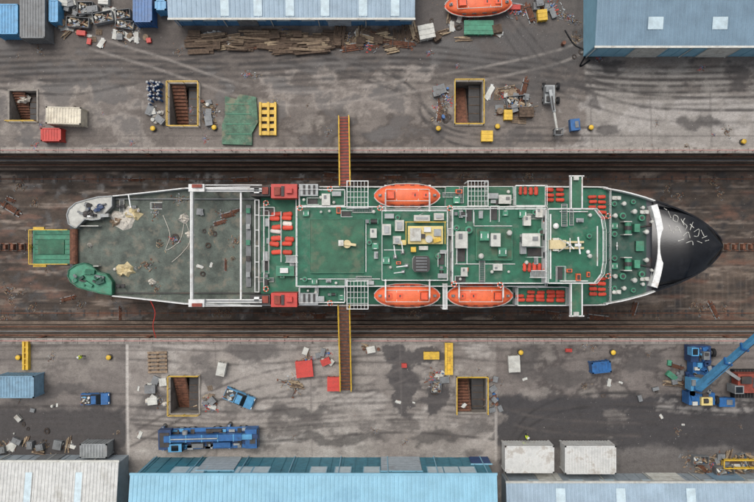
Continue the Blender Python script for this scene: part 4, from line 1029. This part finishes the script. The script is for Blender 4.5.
for x in(-4,-2,0,2,4): m.box((x,0,1.3),(.5,2.4,.2),dark)
for k in range(26): m.box((random.uniform(-5,5),random.choice([-1,1])*random.uniform(.8,1.2),1.4),(random.uniform(.3,.9),random.uniform(.2,.4),.25),random.choice([dark,blued,bluel,grey,steel]))
m.make('chassis',T)
m=MB();m.box((5.6,0,1.5),(1.6,2.6,1.5),blue,top=.92);o=m.make('cab',T);m=MB();m.box((6.35,0,1.75),(.12,2.2,.7),glass);m.box((5.8,0,2.26),(.7,1.2,.06),dark);m.make('windscreen',o)
m=MB();m.box((-4.0,-.85,1.9),(1.9,1.1,1.2),bluel,top=.9);o=m.make('operator_cab',T);m=MB();m.box((-3.05,-.85,2.1),(.1,.9,.7),glass);m.box((-4.,-.85,2.52),(.9,.7,.05),glass);m.make('window',o)
m=MB();m.box((-5.3,.2,1.8),(1.6,2.5,1.2),blued);m.box((-5.3,.2,2.45),(1.2,1.8,.15),dark);m.make('counterweight',T)
m=MB();m.box((-.4,.35,2.35),(9.8,.8,.8),blue);m.box((4.9,.35,2.3),(1.8,.62,.62),bluel);m.box((6.1,.35,2.25),(.8,.5,.5),blued)
for x in(-4.5,-2.5,-.5,1.5,3.5): m.box((x,.35,2.78),(.14,.9,.06),bluel)
m.cyl((-4.4,.35,2.9),(1.5,.35,2.9),.09,steel,8);m.make('boom',T)
m=MB();m.cyl((-2.8,-.2,2.0),(-2.8,1.2,2.0),.35,steel,12);m.make('hoist_drum',T)
for x in(-5.9,2.6):
    m=MB();m.box((x,0,.9),(.35,3.1,.35),blue)
    for e in(-1,1): m.cyl((x,e*1.45,0),(x,e*1.45,1.1),.12,steel,8);m.cyl((x,e*1.45,0),(x,e*1.45,.08),.3,dark,10)
    m.make('outrigger',T)
for c,d,mt in(((1.8,-.75,1.55),(2.4,.7,.7),blue),((-1.3,-.8,1.6),(1.6,.6,.6),grey),((0.8,1.05,1.55),(2.2,.35,.45),dark)): m=MB();m.box(c,d,mt,top=.9);m.make('side_locker',T)
wheels(T,[(x,e*1.05) for x in(-3.6,-2.2,1.,4.4) for e in(-1,1)],.55,.4)
T.location=W(211,435.5);T.rotation_euler=(0,0,math.radians(1.5))
T=thing('harbour_crane','blue crane with long raised box boom on quay','crane',W(700,378))
m=MB();m.pb(691,346,711,362,.5,2.4,blued);m.pb(693,362,709,405,.5,2.2,blue);m.pb(689,393,715,405,.4,2.4,blue);m.box(W(701,372,1),(4.0,.8,.5),blued,.2);m.box(W(701,399,.5),(4.8,.6,.4),dark)
for k in range(34):
    m.box(W(random.uniform(691,711),random.uniform(348,404),2.45),(random.uniform(.15,.8),random.uniform(.15,.8),.35),random.choice([dark,blued,blue,grey,steel,bluel,offwhite]),random.choice([0,.2,-.3]))
m.make('base',T)
m=MB();m.pb(691,379,702,391,2.2,3.9,bluel);m.pb(692,380,696,386,3.9,4.1,grey);m.make('machinery_house',T)
m=MB();m.pb(704,352,710,360,2.4,3.2,grey);m.pb(705,353,709,356,3.2,3.3,dark);m.make('engine_cover',T)
m=MB();m.cyl(W(700,384,2.2),W(700,384,3.0),1.2,dark,18);m.make('slewing_ring',T)
m=MB();m.pb(692,348,699,356,2.4,3.7,bluel);m.pb(693,349,698,355,3.7,3.76,glass);m.make('cab',T)
a=W(698,388,4.0);b=W(762,332,14);d=b-a;dn=d.normalized()
m=MB();m.beam(a,a+d*.5,.82,.8,bluel);m.beam(a+d*.4,b,.62,.6,bluel);m.beam(a+Vector((0,0,.44)),a+d*.5+Vector((0,0,.44)),.2,.06,white)
for u in(0,.5,.75,1.): p=a+d*u;m.beam(p-dn*.12,p+dn*.12,.92,.9,blue)
m.beam(b,b+d*.4,.45,.45,blue);m.make('boom',T)
for p0,p1,r in((W(706,379,2.6),a.lerp(b,.42),.14),(W(710,384,2.6),a.lerp(b,.42)+Vector((.3,-.2,0)),.14)):
    m=MB();m.cyl(p0,p1,r,steel,10);m.make('luffing_ram',T)
m=MB();m.cyl(a.lerp(b,.1)+Vector((0,0,1)),b+Vector((0,0,1.0)),.04,dark,5);m.make('hoist_cable',T)
m=MB();m.box(W(706,401,2.6),(1.4,1.0,.6),cream);m.cyl(W(704,401,3),W(708,401,3),.3,dark,10);m.make('winch',T)
for x,y in[(691,352),(711,352),(692,369),(710,369),(690,399),(714,399)]:
    p=W(x,y);m=MB();m.cyl((p.x-.2,p.y,.55),(p.x+.2,p.y,.55),.55,rub,14);o=m.make('wheel',T);m=MB();m.cyl((p.x-.23,p.y,.55),(p.x+.23,p.y,.55),.25,steel,10);m.make('rim',o)
T=thing('tracked_crane','dark red and grey tracked machine parked on quay','tracked machine',W(748,384))
for y in(374,394):
    m=MB();m.pb(734,y-4,764,y+4,0,1.0,rub)
    for x in range(735,764,3): m.pb(x,y-4,x+1,y+4,1.0,1.06,dark)
    m.make('track',T)
m=MB();m.pb(738,374,766,393,1,2.6,redb);m.pb(742,377,752,384,2.6,3.0,dark);m.pb(754,378,762,388,2.6,2.9,grey);m.make('body',T);m=MB();m.pb(735,386,744,394,1,3,steel);m.pb(736,387,743,393,3,3.05,glass);m.make('cab',T)
m=MB();m.beam(W(740,380,2.6),W(722,368,1.4),.4,.4,grey);m.make('boom',T)
put(crb,W(724,401),0,(1.5,1.1,.9))
T=thing('boom_lift','grey articulated boom lift with basket on quay','boom lift',W(556,112))
m=MB();m.pb(545,85,555,103,.7,1.6,steel);m.pb(546,86,553,92,1.6,2.1,grey);m.pb(547,96,550,101,1.6,1.9,dark);m.make('chassis',T)
m=MB();m.beam(W(550,90,2.2),W(554,112,2.4),.38,.38,steel);m.beam(W(554,112,2.4),W(557,130,1.6),.26,.26,offwhite);m.beam(W(552,96,2.9),W(554,110,2.9),.15,.15,dark);m.make('boom',T)
m=MB();m.rail([W(553,130,1.2),W(561,130,1.2),W(561,136,1.2),W(553,136,1.2),W(553,130,1.2)],grey,t=.08);m.pb(553,130,561,136,1.1,1.2,dark);m.make('basket',T)
for x,y in((543,87),(557,87),(543,101),(557,101)):
    p=W(x,y);m=MB();m.cyl((p.x-.16,p.y,.45),(p.x+.16,p.y,.45),.45,rub,14);o=m.make('wheel',T);m=MB();m.cyl((p.x-.18,p.y,.45),(p.x+.18,p.y,.45),.2,steel,10);m.make('rim',o)
def car(mat,label,name='parked_car',pickup=False,loc=(0,0,0),rz=0,s=1,cat='car'):
    T=thing(name,label,cat)
    L_=2.2
    prof=[(-L_,.35),(L_,.35),(L_+.05,.7),(L_-.1,.95),(.95,1.05),(-L_+.05,1.05)]
    def ext(prof,w,m,mat,wt=1.):
        zs=[p[1] for p in prof];z0,z1=min(zs),max(zs)
        f=lambda z:w*(1-(1-wt)*(z-z0)/(z1-z0))
        A=[Vector((x,f(z),z)) for x,z in prof];B=[Vector((x,-f(z),z)) for x,z in prof];m.loft([A,B],mat)
    m=MB();ext(prof,.92,m,mat,.94);b=fixn(m.make('body',T))
    m=MB()
    gp=[(-.5,1.0),(1.05,1.0),(.55,1.6),(-.4,1.6)]
    ext(gp,.84,m,glass,.85);fixn(m.make('window',T))
    m=MB();x0,x1=gp[3][0]+.08,gp[2][0]-.08;m.box(((x0+x1)/2,0,gp[2][1]+.03),(x1-x0,1.3,.07),mat,top=.95);m.make('roof',T)
    m=MB();m.box((-1.35,0,1.02),(1.5,1.5,.1),dark);m.make('load_bed',T)
    m=MB()
    for q in range(14): m.box((random.uniform(-1.9,-.8),random.uniform(-.6,.6),1.15),(random.uniform(.2,.6),random.uniform(.15,.4),random.uniform(.1,.3)),random.choice([offwhite,white,dark,steel,wood,bluel]),random.random())
    m.make('tools',T)['kind']='stuff'
    for e in(-1,1):
        m=MB();m.box((L_-.02,e*.65,.8),(.12,.3,.15),white);m.make('headlight',T)
        m=MB();m.box((-L_,e*.7,.8),(.08,.2,.2),red);m.make('tail_light',T)
        m=MB();m.box((.85,e*1.0,1.05),(.15,.18,.14),dark);m.make('mirror',T)
    wheels(T,[(x,e*.8) for x in(-1.35,1.4) for e in(-1,1)],.33,.24)
    T.location=loc;T.rotation_euler=(0,0,rz);T.scale=(s,s,s);return T
car(blue,'small blue pickup with dark load bed on quay','pickup_truck',True,loc=W(97,398),rz=.02,s=.82,cat='pickup truck')
car(bluel,'pale blue and white pickup parked askew on concrete','pickup_truck',True,loc=W(240,397),rz=-.4,s=.9,cat='pickup truck')
# ------------------------------------------------------------ people
def person(loc,rz,lab,pose=0):
    js={'pel':(0,0,.95),'spi':(.02,0,1.2),'che':(.04,0,1.42),'nec':(.05,0,1.55),'hea':(.06,0,1.68),'hed':(.06,0,1.78),
     'shl':(.03,.2,1.44),'ell':(.1,.27,1.17),'hal':(.28,.25,1.0),'fil':(.34,.24,.95),'shr':(.03,-.2,1.44),'elr':(-.08,-.27,1.17),'har':(.02,-.3,.95),'fir':(.04,-.3,.86),
     'hil':(0,.1,.9),'knl':(.16,.11,.5),'anl':(.12,.12,.09),'tol':(.3,.13,.04),'hir':(0,-.1,.9),'knr':(.02,-.11,.49),'anr':(-.2,-.12,.12),'tor':(-.05,-.13,.04)}
    ed=[('pel','spi'),('spi','che'),('che','nec'),('nec','hea'),('hea','hed'),('che','shl'),('shl','ell'),('ell','hal'),('hal','fil'),('che','shr'),('shr','elr'),('elr','har'),('har','fir'),('pel','hil'),('hil','knl'),('knl','anl'),('anl','tol'),('pel','hir'),('hir','knr'),('knr','anr'),('anr','tor')]
    rad={'pel':.15,'spi':.14,'che':.16,'nec':.06,'hea':.1,'hed':.09,'shl':.075,'shr':.075,'ell':.05,'elr':.05,'hal':.035,'har':.035,'fil':.03,'fir':.03,'hil':.1,'hir':.1,'knl':.065,'knr':.065,'anl':.045,'anr':.045,'tol':.04,'tor':.04}
    ks=list(js);me=bpy.data.meshes.new('person');me.from_pydata([js[k] for k in ks],[(ks.index(a),ks.index(b)) for a,b in ed],[])
    o=bpy.data.objects.new('person',me);COL.objects.link(o)
    sm=o.modifiers.new('s','SKIN');su=o.modifiers.new('u','SUBSURF');su.levels=1;su.render_levels=1
    for i,k in enumerate(ks):
        v=me.skin_vertices[0].data[i];v.radius=(rad[k],rad[k]);v.use_root=(k=='pel')
    dg=bpy.context.evaluated_depsgraph_get();nm=bpy.data.meshes.new_from_object(o.evaluated_get(dg));o.modifiers.clear();o.data=nm
    nm.materials.clear();nm.materials.append(navy);nm.materials.append(skin)
    for p in nm.polygons:
        c=p.center;p.material_index=1 if c.z>1.53 or (c.z<1.03 and abs(c.y)>.22) else 0;p.use_smooth=True
    KIDS[o.name]=[];o.location=loc;o.rotation_euler=(0,0,rz);props(o,lab,'person','workers on the quay')
    def child(mb,name):
        x=mb.make(name,None);x.parent=o;x.location=(0,0,0)
    m=MB();rg=[]
    for z,a,b in((.92,.19,.24),(1.2,.18,.22),(1.4,.2,.27),(1.52,.1,.16)): rg.append([Vector((.03+a*math.cos(2*math.pi*i/12),b*math.sin(2*math.pi*i/12),z)) for i in range(12)])
    m.loft(rg,hiviz,cap=False);child(m,'hi_vis_vest')
    m=MB();m.ell((.06,0,1.74),(.15,.13,.13),white,12,6,-.1);m.box((.16,0,1.73),(.14,.2,.02),white);child(m,'hard_hat')
    return o
person(W(525,435),.6,'worker in yellow hi-vis vest and white helmet walking')
person(W(84,356),2.5,'worker in hi-vis vest standing near dock edge')
person(W(522,442),2.0,'worker in hi-vis vest beside a colleague')
# ------------------------------------------------------------ camera, light
cam=bpy.data.cameras.new('camera');co=bpy.data.objects.new('camera',cam);COL.objects.link(co)
co.location=(0,0,H);cam.sensor_width=36;cam.lens=36*H/(754*S);cam.clip_end=2000;cam.clip_start=1;sc.camera=co
w=bpy.data.worlds.new('World');sc.world=w;w.use_nodes=True;nt=w.node_tree
bg=nt.nodes['Background'];sk=nt.nodes.new('ShaderNodeTexSky');sk.sky_type='NISHITA';sk.sun_disc=False
el,az=math.radians(66),math.radians(-30)
sk.sun_elevation=el;sk.sun_rotation=az;sk.dust_density=6;sk.air_density=1.0
hs=nt.nodes.new('ShaderNodeHueSaturation');hs.inputs['Saturation'].default_value=.45
nt.links.new(sk.outputs[0],hs.inputs['Color']);nt.links.new(hs.outputs[0],bg.inputs[0]);bg.inputs[1].default_value=.148
sl=bpy.data.lights.new('sun','SUN');sl.energy=1.05;sl.angle=math.radians(34);sl.color=(1,.98,.96);so=bpy.data.objects.new('sun',sl);COL.objects.link(so)
d=Vector((math.sin(az)*math.cos(el),math.cos(az)*math.cos(el),math.sin(el)))
so.rotation_euler=d.to_track_quat('Z','Y').to_euler()
sc.view_settings.view_transform='Standard';sc.view_settings.look='None';sc.view_settings.exposure=0
